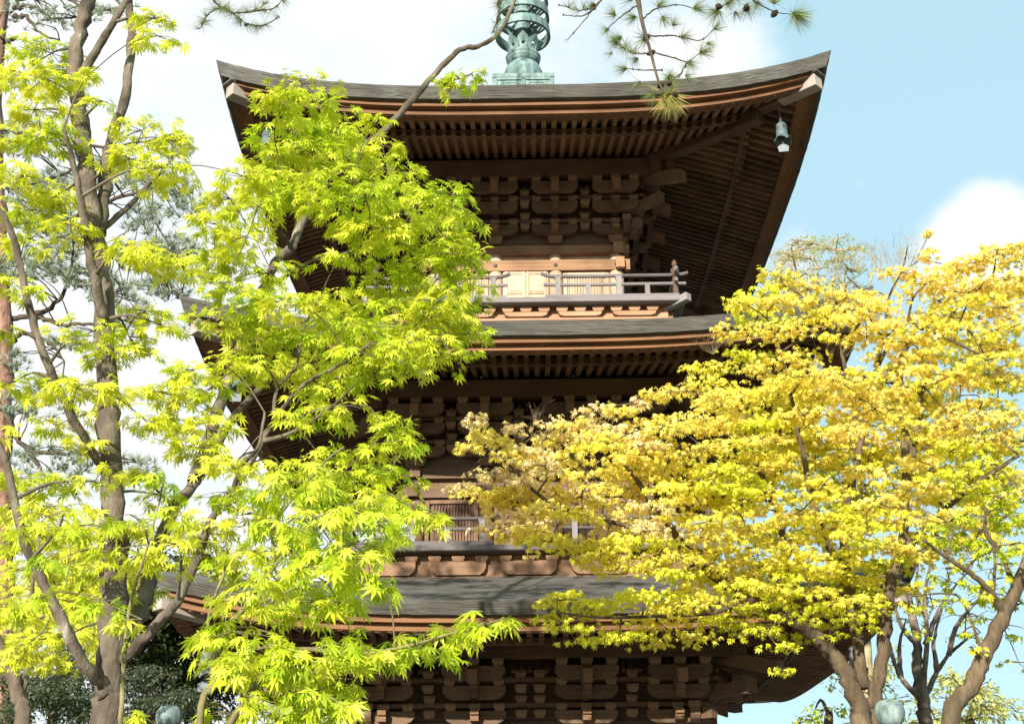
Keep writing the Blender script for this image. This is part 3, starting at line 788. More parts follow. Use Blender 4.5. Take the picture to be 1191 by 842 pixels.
class Tree:
    def __init__(s, name, label, cat, base, bark, group=None, leaf=T_MAPLE, lm=None, twigm=None):
        s.root = empty(name, base); tag(s.root, label, cat, group)
        s.base = Vector(base); s.bark = bark; s.nodes = []; s.leaf = leaf; s.lm = lm or M_leaf
        s.tw = MB(); s.lv = Leaves(); s.parts = []; s.twigm = twigm or bark
    def path(s, pts):
        return [W(p[0], p[1], p[2]) - s.base if len(p) == 3 else Vector(p[:3]) - s.base for p in pts]
    def limb(s, pts, w0, w1, part='limb', ground=None, n=10, wob=.07, kink=0.0, mat=None):
        """points (px, py, depth) of the photograph; w0, w1 widths there in its pixels"""
        P = [W(*p) for p in pts]
        R0, R1 = w0 / 2 / ppm(pts[0][1], pts[0][2]), w1 / 2 / ppm(pts[-1][1], pts[-1][2])
        L = len(P)
        rad = [R0 + (R1 - R0) * i / (L - 1) for i in range(L)]
        if ground is not None:
            P = [Vector((P[0].x + ground, P[0].y, 0)), Vector((P[0].x + ground * .6, P[0].y, P[0].z * .5))] + P
            rad = [R0 * 1.5, R0 * 1.1] + rad
        Q = smooth_path(P, 6); rr = np.interp(np.linspace(0, len(rad) - 1, len(Q)), range(len(rad)), rad)
        kk = [Vector((random.gauss(0, 1), random.gauss(0, 1), random.gauss(0, .6))) * float(r) * (.14 + kink) for r in rr]
        if s.parts: kk[0] = Vector((0, 0, 0))
        Q = [q + k_ for q, k_ in zip(Q, kk)]
        m = MB(); rr = [float(r) * (1 + random.gauss(0, .05)) for r in rr]
        m.tube([q - s.base for q in Q], rr, n, wob)
        s.parts.append((part, m)); m.mat = mat or s.bark
        s.nodes += [(q, float(r)) for q, r in zip(Q, rr)]
        return Q
    def twig(s, a, b, r0, r1, sag=.08, n=5, m=None):
        a, b = Vector(a), Vector(b); L = (b - a).length
        md = (a + b) / 2 + Vector((random.gauss(0, .07), random.gauss(0, .07), sag + random.gauss(0, .05))) * L
        Q = smooth_path([a, md, b], 3)
        rr = [r0 + (r1 - r0) * i / (len(Q) - 1) for i in range(len(Q))]
        (m or s.tw).tube([q - s.base for q in Q], rr, 5, cap=False)
        return Q
    def near(s, p, up=.5):
        best = None
        for q, r in s.nodes:
            d = (q - p).length + max(0, q.z - p.z) * up
            if best is None or d < best[0]: best = (d, q, r)
        return best[1], best[2]
    def spray(s, px, py, rx, ry, y, size=.05, cols=None, cover=2.4, per=4, pitch=(10, 60), up=False, twigs=7, sizevar=.22, link=True, out=.75, feather=.1, zk=.42, dr=.18, upw=.5):
        C = W(px, py, y); k = 1 / ppm(py, y); el = math.atan2(C.z - EYE, math.hypot(C.x, C.y))
        a = rx * k; b = ry * k
        th = max(.02, b - .45 * a * math.sin(el))
        lp = size / k
        n = max(3, int(cover * math.pi * rx * ry * .8 / (1.15 * lp * lp) / per))
        ang = rng.uniform(0, 2 * math.pi, n); ro = np.sqrt(rng.uniform(0.02, 1, n)) * np.clip(rng.normal(1, feather, n), .5, 1.6)
        x = a * ro * np.cos(ang); yy = .8 * a * ro * np.sin(ang)
        tx, ty = rng.normal(0, .12), rng.normal(0, .12)
        z = rng.normal(0, zk, n) * th * np.sqrt(np.maximum(1 - .7 * ro ** 2, .1)) - dr * a * ro ** 2 + .06 * a + tx * x + ty * yy
        nodes = np.stack([x, yy, z], 1) + np.array(C)
        if link and s.nodes:
            q, r = s.near(C, upw)
            r0 = min(r * .7, .5 * 5.0 * k, .03)
            Q = s.twig(q, C, max(r0, .75 * k), .6 * k)
            s.nodes += [(p_, .8 * k) for p_ in Q[1:]]
        for i in rng.permutation(n)[:twigs]:
            s.twig(C, nodes[i], .55 * k, .3 * k, .03)
        m = n * per
        idx = np.repeat(np.arange(n), per)
        az = ang[idx] + rng.normal(0, out * 1.2, m)
        pt = np.radians(rng.uniform(pitch[0], pitch[1], m)) * (-1 if up else 1)
        D = np.stack([np.cos(az) * np.cos(pt), np.sin(az) * np.cos(pt), -np.sin(pt)], 1)
        Nn = np.stack([rng.normal(0, .35, m), rng.normal(-.12, .35, m), np.ones(m)], 1)
        P = nodes[idx] + D * size * rng.uniform(.15, .5, (m, 1)) + rng.normal(0, size * .3, (m, 3))
        Z = size * np.clip(rng.normal(1, sizevar, m), .45, 1.6)
        cols = np.array(cols); w = rng.dirichlet([.7] * len(cols), n)[idx]
        s.lv.add(P - np.array(s.base), D, Nn, Z, w @ cols)
    def fill(s, poly, step, y, rx, ry, size, cols, skip=0.0, **kw):
        xs = [p[0] for p in poly]; ys = [p[1] for p in poly]
        gy = min(ys); row = 0
        while gy <= max(ys):
            gx = min(xs) + (row % 2) * step / 2
            while gx <= max(xs):
                x, yv = gx + random.uniform(-.4, .4) * step, gy + random.uniform(-.4, .4) * step * .6
                ins = False; j = len(poly) - 1
                for i in range(len(poly)):
                    if (poly[i][1] > yv) != (poly[j][1] > yv) and x < (poly[j][0] - poly[i][0]) * (yv - poly[i][1]) / (poly[j][1] - poly[i][1]) + poly[i][0]: ins = not ins
                    j = i
                if ins and random.random() >= skip:
                    c = cols(x, yv) if callable(cols) else cols
                    s.spray(x, yv, rx * random.uniform(.75, 1.25), ry * random.uniform(.75, 1.25), random.uniform(*y), size, c, **kw)
                gx += step
            gy += step * .6; row += 1
    def bare(s, px, py, y, h, n, spread=.5, r=.5):
        """a few leafless twig forks"""
        k = 1 / ppm(py, y); b = W(px, py, y)
        for i in range(n):
            t = b + Vector((random.gauss(0, spread) * h * k, random.gauss(0, spread) * h * k, random.uniform(.5, 1) * h * k))
            Q = s.twig(b, t, r * 1.2 * k, r * .5 * k, .02)
            for j in range(6):
                q = random.choice(Q[2:]); s.twig(q, q + Vector((random.gauss(0, .3), random.gauss(0, .3), random.uniform(.2, .5))) * h * k * .7, r * .7 * k, r * .3 * k, .02)
    def done(s):
        merged = {}
        for i, (nm, m) in enumerate(s.parts):
            o = obj(nm, m, getattr(m, 'mat', s.bark), s.root, smooth=True)
        if s.lv.pos: s.lv.build('crown', s.leaf, s.lm, s.root, s.tw, s.twigm)
        elif s.tw.v: obj('branchlet', s.tw, s.twigm, s.root)

LIME = [(.70, .76, .04), (.56, .68, .025), (.39, .54, .02), (.84, .84, .10)]
GREEN = [(.34, .50, .02), (.50, .64, .025), (.70, .77, .05)]
YLIME = [(.76, .79, .05), (.64, .73, .03), (.84, .83, .11)]
def gpt(px, y): p = W(px, 842, y); return (p.x, p.y, 0)

# ---- the big green maple at the left
Y0 = 5.2
A = Tree('maple_tree', 'tall green leaved maple with mottled forked trunk, spreading in front of the pagoda', 'tree', gpt(125, Y0), M_bark_old, 'Japanese maples', twigm=M_bark)
A.limb([(122, 850, Y0), (128, 790, Y0), (132, 700, Y0 + .05), (133, 600, Y0 + .1), (128, 520, Y0 + .1), (124, 440, Y0 + .15), (122, 350, Y0 + .2), (113, 290, Y0 + .2), (101, 215, Y0 + .2), (94, 140, Y0 + .25), (86, 85, Y0 + .3), (92, 40, Y0 + .3), (108, -12, Y0 + .3), (120, -60, Y0 + .3), (112, -170, Y0 + .25), (125, -290, Y0 + .2), (118, -400, Y0 + .2)], 34, 10, 'trunk', ground=.03, n=14, wob=.10)
A.limb([(116, 272, Y0 + .2), (122, 210, Y0 + .3), (128, 170, Y0 + .35), (146, 110, Y0 + .4), (153, 50, Y0 + .45), (150, 0, Y0 + .5), (152, -50, Y0 + .5), (185, -130, Y0 + .5), (215, -220, Y0 + .6), (225, -330, Y0 + .6)], 16, 4)
A.limb([(93, 90, Y0 + .3), (115, 55, Y0 + .25), (140, 12, Y0 + .2), (156, -30, Y0 + .2), (175, -80, Y0), (230, -140, Y0 - .1)], 11, 4)
A.limb([(122, 372, Y0 + .1), (107, 310, Y0), (95, 240, Y0 - .1), (84, 185, Y0 - .15), (74, 150, Y0 - .2)], 13, 4)
A.limb([(120, 265, Y0 + .25), (150, 240, Y0 + .45), (175, 212, Y0 + .55), (196, 190, Y0 + .6), (200, 172, Y0 + .6)], 8, 2.5)
A.limb([(130, 560, Y0 + .1), (92, 500, Y0 - .1), (62, 440, Y0 - .2), (45, 395, Y0 - .25), (30, 345, Y0 - .3), (22, 300, Y0 - .3), (8, 258, Y0 - .3), (-15, 230, Y0 - .3)], 11, 7)
A.limb([(124, 800, Y0 - .03), (100, 775, Y0 - .15), (76, 728, Y0 - .25), (48, 672, Y0 - .3), (26, 625, Y0 - .3), (8, 540, Y0 - .35), (-12, 500, Y0 - .35)], 15, 8)
A.limb([(138, 745, Y0 + .05), (165, 705, Y0 + .3), (182, 640, Y0 + .5), (200, 595, Y0 + .6), (226, 560, Y0 + .7), (262, 500, Y0 + .8), (290, 465, Y0 + .85), (315, 440, Y0 + .85), (342, 414, Y0 + .85), (395, 372, Y0 + .8), (452, 345, Y0 + .75)], 23, 3)
A.limb([(226, 560, Y0 + .7), (245, 500, Y0 + .95), (272, 425, Y0 + 1.1), (300, 350, Y0 + 1.2), (320, 305, Y0 + 1.25), (339, 287, Y0 + 1.3), (353, 256, Y0 + 1.3), (398, 190, Y0 + 1.35), (440, 158, Y0 + 1.4), (480, 116, Y0 + 1.4), (508, 84, Y0 + 1.4), (535, 58, Y0 + 1.4), (556, 54, Y0 + 1.4), (577, 42, Y0 + 1.4), (592, 18, Y0 + 1.4), (600, -8, Y0 + 1.4), (604, -40, Y0 + 1.4), (590, -90, Y0 + 1.4)], 16, 2.5)
A.limb([(142, 768, Y0 - .02), (175, 735, Y0 - .1), (205, 700, Y0 - .1), (226, 655, Y0), (250, 596, Y0 + .1), (275, 566, Y0 + .15), (304, 514, Y0 + .2), (326, 480, Y0 + .2), (356, 446, Y0 + .15), (395, 425, Y0 + .1), (430, 400, Y0)], 14, 3)
A.limb([(304, 514, Y0 + .2), (345, 500, Y0 + .05), (385, 474, Y0 - .1), (412, 448, Y0 - .2)], 6, 2)
A.limb([(318, 500, Y0 + .2), (322, 455, Y0 + .35), (345, 425, Y0 + .4), (352, 385, Y0 + .4), (372, 345, Y0 + .4)], 5, 2)
A.limb([(270, 576, Y0 + .12), (282, 540, Y0 + .0), (300, 520, Y0 - .1), (308, 480, Y0 - .1)], 7, 3)
A.limb([(320, 330, Y0 + .9), (360, 305, Y0 + .8), (410, 292, Y0 + .7), (455, 275, Y0 + .6), (478, 262, Y0 + .5)], 5, 1.6)
A.limb([(339, 287, Y0 + 1.3), (322, 262, Y0 + 1.1), (318, 230, Y0 + 1.0), (338, 190, Y0 + .9), (345, 150, Y0 + .9), (342, 112, Y0 + .9)], 5, 1.6)
SA = .041
up_ = [  # left side and top
 (60, 62, 42, 22), (52, 92, 46, 26), (28, 85, 22, 14), (178, 22, 20, 16), (183, 42, 22, 12), (40, 128, 34, 20), (62, 155, 34, 26), (120, 118, 15, 8), (165, 152, 44, 16), (150, 185, 36, 18), (190, 195, 36, 20), (205, 165, 22, 14),
 (30, 205, 38, 20), (70, 225, 30, 18), (35, 245, 42, 18), (82, 262, 30, 14), (28, 282, 28, 12), (150, 285, 22, 14), (178, 300, 38, 20), (212, 310, 26, 16), (10, 330, 26, 16), (40, 338, 20, 10), (8, 385, 16, 14),
 (110, 385, 36, 12), (150, 392, 38, 14), (168, 362, 30, 12), (188, 378, 20, 10), (130, 410, 40, 12),
 (14, 165, 22, 14), (100, 90, 14, 8)]
mid_ = [(352, 98, 34, 14), (332, 118, 34, 18), (366, 122, 40, 18), (340, 150, 48, 20), (385, 152, 34, 20), (362, 178, 50, 20), (405, 185, 48, 18), (436, 142, 14, 16), (446, 170, 26, 12), (452, 200, 42, 16), (412, 212, 50, 20),
 (318, 186, 34, 16), (318, 212, 44, 18), (284, 205, 30, 20), (268, 232, 32, 18), (300, 240, 34, 18), (255, 262, 34, 20), (285, 275, 32, 18), (250, 300, 36, 20), (350, 225, 44, 16), (395, 240, 48, 16),
 (520, 224, 32, 13), (498, 236, 36, 14), (468, 250, 38, 14), (520, 252, 26, 12), (512, 276, 36, 14), (540, 300, 26, 12), (470, 285, 44, 16), (430, 268, 36, 16), (408, 296, 34, 14), (500, 312, 40, 16), (535, 330, 30, 14), (530, 355, 32, 14), (490, 340, 44, 18),
 (545, 388, 22, 10), (520, 385, 32, 14), (490, 372, 44, 16), (452, 330, 40, 16), (448, 362, 44, 18), (402, 345, 44, 18), (400, 378, 44, 18), (355, 355, 42, 18), (350, 390, 46, 18), (312, 350, 42, 18), (300, 385, 44, 18), (310, 318, 36, 16), (268, 338, 36, 18), (258, 372, 40, 18),
 (525, 412, 28, 10), (488, 408, 40, 14), (455, 425, 40, 12), (410, 408, 46, 14), (482, 430, 26, 8), (365, 425, 44, 14), (300, 420, 40, 14), (262, 425, 42, 13), (225, 430, 28, 12), (440, 393, 44, 16), (535, 92, 24, 10), (528, 240, 30, 13), (505, 262, 36, 14), (540, 318, 26, 12), (525, 290, 32, 13), (510, 350, 34, 14), (540, 372, 24, 11), (500, 395, 38, 13), (470, 400, 38, 13), (435, 420, 38, 13), (340, 430, 40, 13), (390, 440, 36, 11), (425, 230, 40, 15), (470, 225, 34, 13), (525, 102, 14, 6), (548, 86, 12, 6), (508, 365, 30, 12)]
low_ = [(215, 462, 38, 16), (180, 455, 34, 16), (248, 450, 30, 12), (238, 492, 38, 14), (205, 490, 32, 16), (228, 520, 44, 16), (272, 545, 36, 14), (165, 485, 28, 14), (120, 455, 34, 14), (92, 448, 40, 14), (50, 445, 34, 12), (15, 445, 26, 12), (105, 480, 28, 10), (65, 495, 30, 12), (100, 512, 24, 10),
 (375, 478, 36, 11), (345, 485, 24, 10), (408, 472, 24, 10), (380, 452, 34, 10), (460, 488, 22, 12), (448, 505, 30, 14), (430, 520, 24, 12), (470, 512, 20, 10), (478, 560, 16, 9), (452, 548, 26, 12), (370, 528, 32, 14), (400, 548, 40, 14), (355, 552, 40, 14), (420, 575, 34, 14), (300, 536, 26, 10),
 (20, 555, 32, 18), (55, 565, 34, 16), (22, 590, 34, 16), (75, 590, 34, 12), (45, 618, 40, 14), (12, 632, 22, 12), (165, 552, 26, 12), (185, 575, 24, 10), (135, 615, 32, 14), (155, 650, 40, 14), (205, 632, 34, 14), (240, 612, 34, 16), (262, 572, 34, 16), (285, 598, 32, 14), (278, 665, 30, 12), (250, 650, 34, 14), (35, 662, 30, 10), (95, 640, 26, 10), (118, 670, 26, 10), (140, 700, 24, 10), (165, 690, 24, 10), (60, 700, 28, 8), (75, 740, 30, 8), (30, 750, 24, 9), (110, 560, 24, 10), (140, 540, 18, 8), (5, 500, 14, 8)]
for lst, yo, yr, sz in ((up_, .05, .45, SA * .95), (mid_, .35, .6, SA), (low_, -.05, .55, SA * 1.03)):
    dn = {e: (lambda c: min((q - c).length for q, r in A.nodes))(W(e[0], e[1], Y0 + yo)) for e in lst}
    for (x, y, rx, ry) in sorted(lst, key=dn.get):
        A.spray(x, y, rx * 1.08, ry * .95, upw=0 if (x > 500 and y < 110) else .5, feather=.2, zk=.45, pitch=(0, 52), y=Y0 + (1.3 if x > 500 and y < 110 else yo + random.uniform(-yr, yr)), size=sz, cols=random.choice([LIME, LIME, GREEN, YLIME]) if x > 220 else random.choice([LIME, YLIME, YLIME]), cover=9.0, sizevar=.34)
A.fill([(-140, -60), (60, -95), (300, -75), (330, -200), (300, -400), (150, -470), (-60, -420), (-160, -250)], 66, (Y0 - .5, Y0 + 1.0), 62, 24, .045, lambda x, y: random.choice([LIME, GREEN]), cover=4.2, skip=.12, zk=.6)
A.done()

# ---- young maple shoots in front of it
YB = 4.15
B = Tree('young_maple', 'slender young maple with olive stems and large bright leaves, nearest of the green maples', 'tree', gpt(250, YB), M_bark_olive, 'Japanese maples')
B.limb([(232, 848, YB), (246, 800, YB), (255, 753, YB), (284, 706, YB), (318, 660, YB + .05), (345, 632, YB + .1), (392, 602, YB + .1), (430, 590, YB + .1)], 9, 2.5, 'trunk', ground=.05, n=8)
B.limb([(262, 850, YB - .1), (296, 798, YB - .15), (318, 770, YB - .2), (352, 755, YB - .2), (410, 760, YB - .2), (470, 752, YB - .2), (530, 735, YB - .2), (580, 722, YB - .2)], 8, 2)
B.limb([(284, 706, YB), (330, 690, YB - .05), (385, 660, YB - .05), (430, 640, YB - .05)], 5, 2)
B.limb([(318, 660, YB + .05), (320, 610, YB + .15), (345, 575, YB + .2), (380, 535, YB + .25), (400, 520, YB + .25)], 5, 2)
B.limb([(250, 770, YB + .02), (242, 720, YB + .15), (262, 660, YB + .2), (262, 620, YB + .2)], 5, 2)
B.limb([(296, 798, YB - .15), (340, 810, YB - .2), (390, 795, YB - .2)], 4, 1.6)
B.limb([(140, 850, YB + .1), (145, 760, YB + .1), (152, 700, YB + .1), (176, 620, YB + .1), (190, 560, YB + .1)], 6, 2)
SB = .0495
for (x, y, rx, ry) in [(353, 545, 40, 15), (330, 575, 40, 15), (385, 570, 40, 15), (310, 610, 44, 16), (365, 602, 46, 16), (420, 598, 38, 14), (455, 622, 24, 10), (500, 594, 22, 8), (478, 588, 14, 7), (410, 632, 42, 14), (335, 642, 46, 15), (295, 640, 34, 12), (380, 662, 44, 14), (335, 682, 40, 13), (432, 672, 28, 10), (450, 684, 16, 7), (395, 702, 34, 10), (345, 712, 34, 11), (290, 700, 26, 10),
  (270, 735, 36, 12), (248, 762, 28, 12), (262, 715, 22, 10), (312, 735, 30, 10), (290, 780, 30, 12), (330, 765, 30, 11), (375, 752, 32, 11), (410, 748, 34, 11), (440, 758, 32, 12), (475, 750, 32, 11), (510, 742, 30, 10), (540, 732, 28, 10), (568, 722, 24, 9), (584, 720, 12, 6), (365, 782, 44, 13), (405, 780, 34, 11), (330, 800, 40, 13), (370, 812, 40, 12), (300, 825, 36, 12), (345, 835, 40, 11), (400, 820, 20, 9), (275, 805, 26, 10), (150, 832, 26, 8), (135, 640, 26, 12), (150, 598, 22, 10), (185, 558, 28, 12), (118, 700, 26, 10), (165, 720, 26, 9), (205, 600, 22, 10), (340, 560, 44, 14), (400, 588, 40, 14), (372, 620, 44, 14), (440, 610, 30, 11), (468, 606, 22, 9), (455, 575, 26, 9), (508, 596, 16, 6), (420, 650, 36, 12), (355, 660, 46, 14), (310, 675, 40, 13), (410, 690, 34, 10), (365, 700, 40, 11), (420, 668, 30, 10), (280, 690, 34, 12), (300, 755, 36, 12), (250, 740, 26, 11), (350, 770, 40, 12), (395, 765, 36, 11), (455, 748, 32, 11), (495, 756, 30, 9), (555, 730, 24, 8), (390, 800, 30, 10), (280, 770, 34, 12), (310, 790, 40, 12), (350, 822, 40, 12), (270, 830, 28, 9), (60, 655, 30, 10), (90, 690, 28, 9), (30, 700, 28, 9), (55, 600, 34, 12), (100, 610, 26, 10)]:
    B.spray(x, y, rx * 1.05, ry * 1.1, YB + random.uniform(-.38, .22), SB, random.choice([LIME, GREEN, LIME]), cover=8)
B.done()

# ---- small pale maple in the left corner with yellow leaves beyond
Cm = Tree('yellow_maple', 'small pale stemmed maple in the lower left corner with thin yellow leaves', 'tree', gpt(25, 9.0), M_bark, 'Japanese maples')
Cm.limb([(26, 850, 9.0), (22, 812, 9.0), (8, 770, 9.0), (-8, 730, 9.0)], 20, 9, 'trunk', ground=.05)
Cm.limb([(24, 815, 9.0), (33, 770, 9.1), (36, 715, 9.2), (38, 660, 9.3), (30, 610, 9.3)], 8, 3)
Cm.fill([(-10, 600), (125, 610), (135, 720), (100, 770), (-10, 775)], 34, (8.6, 10.2), 34, 14, .04, YLIME, cover=6.0, skip=.12)
Cm.done()

# ---- the golden maple at the right
YD = 9.3
GOLD = [(.95, .81, .13), (.94, .77, .14), (.95, .86, .24)]
PEACH = [(.95, .80, .40), (.94, .81, .30), (.92, .72, .42)]
YEL = [(.95, .86, .09), (.92, .83, .08), (.96, .89, .17)]
YGR = [(.86, .86, .05), (.75, .80, .05), (.91, .88, .09)]
ORNG = [(.95, .77, .14), (.95, .82, .16), (.95, .74, .24)]
D = Tree('golden_maple', 'golden yellow maple with several tan stems, arching over the right half of the pagoda', 'tree', gpt(1010, YD), M_bark_tan, 'Japanese maples', leaf=T_YOUNG)
D.limb([(1003, 850, YD), (1000, 825, YD), (984, 784, YD), (962, 752, YD), (930, 727, YD - .1), (884, 702, YD - .2), (848, 684, YD - .3), (800, 640, YD - .5), (762, 588, YD - .6), (735, 550, YD - .6), (706, 512, YD - .6)], 24, 3, 'trunk', ground=.08, n=12)
D.limb([(1018, 850, YD + .05), (1017, 813, YD + .05), (1025, 770, YD), (1031, 712, YD), (1036, 676, YD), (1046, 648, YD + .05), (1054, 575, YD + .1), (1051, 480, YD + .15), (1046, 434, YD + .2), (1052, 408, YD + .2), (1070, 392, YD + .2), (1106, 374, YD + .2)], 18, 4, ground=.03)
D.limb([(1006, 800, YD + .12), (996, 741, YD + .2), (988, 683, YD + .3), (982, 612, YD + .35), (994, 545, YD + .4), (1004, 500, YD + .4), (1020, 428, YD + .4), (1030, 375, YD + .4)], 15, 5)
D.limb([(954, 745, YD), (928, 695, YD + .15), (916, 662, YD + .2), (907, 608, YD + .3), (890, 560, YD + .3), (862, 520, YD + .2), (830, 492, YD + .1), (800, 478, YD)], 12, 3)
D.limb([(1052, 580, YD + .1), (1066, 500, YD + .3), (1070, 460, YD + .4), (1080, 428, YD + .5), (1092, 397, YD + .5), (1115, 380, YD + .6), (1150, 345, YD + .6)], 12, 4)
D.limb([(1056, 372, YD + .1), (1084, 386, YD), (1115, 400, YD - .1), (1146, 416, YD - .2)], 5, 3)
D.limb([(820, 655, YD - .4), (762, 622, YD - .6), (700, 604, YD - .7), (633, 580, YD - .8), (590, 538, YD - .8), (556, 514, YD - .8)], 7, 2)
D.limb([(798, 606, YD - .5), (803, 582, YD - .5), (817, 557, YD - .45), (845, 540, YD - .4)], 6, 2.5)
D.limb([(803, 584, YD - .5), (790, 563, YD - .55), (777, 546, YD - .6), (776, 520, YD - .6)], 4, 2)
D.limb([(988, 683, YD + .3), (950, 600, YD + .1), (932, 520, YD - .1), (920, 460, YD - .2), (905, 400, YD - .2)], 9, 3)
D.limb([(1004, 500, YD + .4), (985, 440, YD + .3), (978, 400, YD + .3), (973, 352, YD + .3), (966, 335, YD + .3)], 6, 2)
D.limb([(1030, 400, YD + .4), (1005, 362, YD + .3), (972, 361, YD + .2), (945, 356, YD + .1), (930, 342, YD), (912, 332, YD)], 5, 2)
D.limb([(1020, 428, YD + .4), (1040, 380, YD + .6), (1010, 345, YD + .7), (985, 322, YD + .8)], 5, 2)
D.limb([(1046, 648, YD + .05), (1090, 600, YD - .1), (1140, 560, YD - .2), (1185, 530, YD - .3)], 9, 4)
D.limb([(870, 695, YD - .25), (830, 712, YD - .4), (770, 716, YD - .6), (700, 718, YD - .8), (650, 712, YD - .8)], 6, 2)
SD = .026
def dcol(x, y):
    if x < 680 and y < 560: return random.choice([PEACH, PEACH, GOLD])
    if x < 780 and y < 620: return random.choice([GOLD, PEACH, GOLD, YEL])
    if y > 660: return random.choice([YGR, YGR, YEL])
    if x > 930 and y < 520: return random.choice([ORNG, GOLD, YEL])
    if x > 1000 and y > 540: return random.choice([YEL, GOLD, GOLD, YGR])
    return random.choice([GOLD, YEL, YEL, YGR])
K = dict(cover=7.2, per=5, pitch=(0, 65), twigs=7, feather=.26, zk=.6, dr=.08, out=1.1, sizevar=.3)
edge_ = [(552, 488, 15, 8), (545, 520, 17, 9), (570, 510, 26, 12), (560, 502, 14, 8), (536, 568, 20, 8), (600, 498, 14, 8), (596, 530, 20, 10), (622, 530, 36, 14), (649, 496, 22, 8), (640, 512, 22, 9), (690, 480, 22, 9), (668, 492, 18, 7), (718, 476, 16, 8), (742, 470, 13, 9), (702, 505, 40, 13), (762, 458, 18, 9), (790, 452, 20, 9), (827, 450, 28, 11), (803, 426, 13, 6), (575, 552, 26, 9), (560, 575, 26, 9), (600, 585, 36, 14), (585, 612, 28, 10), (610, 625, 34, 10), (640, 630, 30, 9), (700, 646, 36, 8), (722, 660, 36, 9), (650, 693, 28, 6), (640, 700, 20, 5), (690, 708, 42, 9), (661, 728, 28, 6), (640, 718, 18, 5), (670, 745, 22, 5), (746, 694, 50, 12), (762, 722, 50, 11), (720, 740, 36, 7), (803, 700, 48, 14), (843, 678, 48, 14), (843, 724, 40, 11), (790, 742, 40, 7),
  (864, 352, 26, 9), (888, 342, 26, 10), (908, 322, 26, 9), (940, 336, 34, 10), (985, 345, 24, 8), (1010, 362, 32, 10), (1048, 318, 24, 9), (1080, 296, 9, 12), (1078, 272, 6, 8), (1078, 330, 34, 12), (1112, 314, 26, 10), (1135, 305, 28, 11), (1160, 292, 26, 9), (1184, 302, 22, 10), (1185, 285, 14, 6), (1128, 340, 40, 14), (1168, 335, 32, 14), (905, 352, 34, 10), (880, 372, 30, 12), (905, 385, 36, 10), (850, 385, 18, 8), (1010, 340, 14, 6), (1000, 358, 28, 9), (1022, 378, 28, 9), (985, 372, 22, 8), (945, 368, 28, 8), (1008, 392, 24, 8), (965, 392, 16, 5), (930, 352, 26, 8),
  (880, 735, 22, 4), (905, 752, 20, 4), (925, 742, 24, 5), (905, 780, 18, 3.5), (945, 712, 30, 7), (990, 695, 30, 7), (930, 690, 34, 8), (885, 705, 34, 8), (1010, 715, 22, 5), (965, 740, 18, 4)]
for (x, y, rx, ry) in edge_:
    D.spray(x, y, rx * 1.1, ry * 1.1, YD - .6 + random.uniform(-.3, .4) + max(0, (x - 750) / 500), SD, dcol(x, y), **K)
D.fill([(560, 560), (640, 510), (720, 490), (790, 470), (850, 440), (850, 640), (800, 700), (740, 650), (600, 620)], 27, (YD - 1.2, YD - .1), 27, 8, SD, dcol, skip=.06, **K)
D.fill([(850, 410), (930, 400), (960, 430), (1030, 390), (1060, 350), (1191, 320), (1191, 620), (1090, 650), (1000, 640), (900, 690), (830, 690), (830, 430)], 27, (YD - .8, YD + .9), 29, 8, SD, dcol, skip=.03, **K)
D.fill([(850, 655), (930, 645), (1060, 640), (1075, 690), (1000, 700), (880, 720)], 24, (YD - .6, YD + .5), 24, 6, SD, lambda x, y: random.choice([YGR, YEL]), skip=.05, **K)
D.fill([(870, 715), (940, 700), (1060, 690), (1065, 720), (980, 740), (900, 760)], 30, (YD - .5, YD + .4), 20, 4, SD, YGR, skip=.35, **K)
D.fill([(870, 440), (960, 440), (1060, 420), (1191, 400), (1191, 600), (1090, 620), (1000, 620), (880, 660)], 40, (YD + .5, YD + 1.6), 32, 9, SD, lambda x, y: random.choice([YGR, LIME, YEL]), skip=.35, **K)
for p in ((830, 412, 9.0, 30, 9), (845, 402, 9.1, 24, 7), (622, 495, 8.6, 26, 6), (605, 520, 8.6, 24, 6), (968, 415, 9.6, 24, 9), (985, 415, 9.6, 20, 8), (575, 560, 8.6, 14, 5)): D.bare(*p, spread=.3, r=.42)
D.done()

# ---- leaning maple at the right edge
E_ = Tree('leaning_maple', 'maple with one leaning tan trunk and thin lime leaves at the right edge', 'tree', gpt(1100, 8.4), M_bark_tan, 'Japanese maples', leaf=T_YOUNG)
E_.limb([(1103, 852, 8.4), (1128, 798, 8.4), (1146, 762, 8.4), (1167, 716, 8.4), (1184, 682, 8.4), (1196, 650, 8.4), (1215, 590, 8.4)], 21, 13, 'trunk', ground=-.25)
E_.limb([(1166, 715, 8.4), (1154, 690, 8.3), (1128, 666, 8.2), (1096, 645, 8.1), (1075, 628, 8.0)], 9, 3)
E_.limb([(1181, 684, 8.4), (1162, 640, 8.5), (1147, 622, 8.5), (1146, 590, 8.6)], 7, 3)
E_.limb([(1145, 764, 8.4), (1120, 700, 8.7), (1100, 690, 8.8), (1060, 693, 8.9)], 4, 1.5)
E_.limb([(1155, 692, 8.35), (1156, 640, 8.3), (1140, 600, 8.3)], 4, 2)
E_.fill([(1040, 640), (1191, 560), (1191, 660), (1150, 700), (1060, 690)], 36, (7.9, 9.0), 30, 7, .036, [(.56, .66, .03), (.70, .70, .04), (.46, .60, .03)], cover=5, skip=.3, per=4, pitch=(10, 60))
E_.fill([(1100, 720), (1191, 700), (1191, 740)], 40, (7.9, 9.0), 24, 5, .036, [(.56, .66, .03), (.46, .60, .03)], cover=1.0, skip=.3, per=4)
for (x, y) in ((1128, 752), (1140, 690), (1165, 672), (1178, 655)): E_.spray(x, y, 18, 5, 8.3, .036, YGR, cover=1.2, link=True)
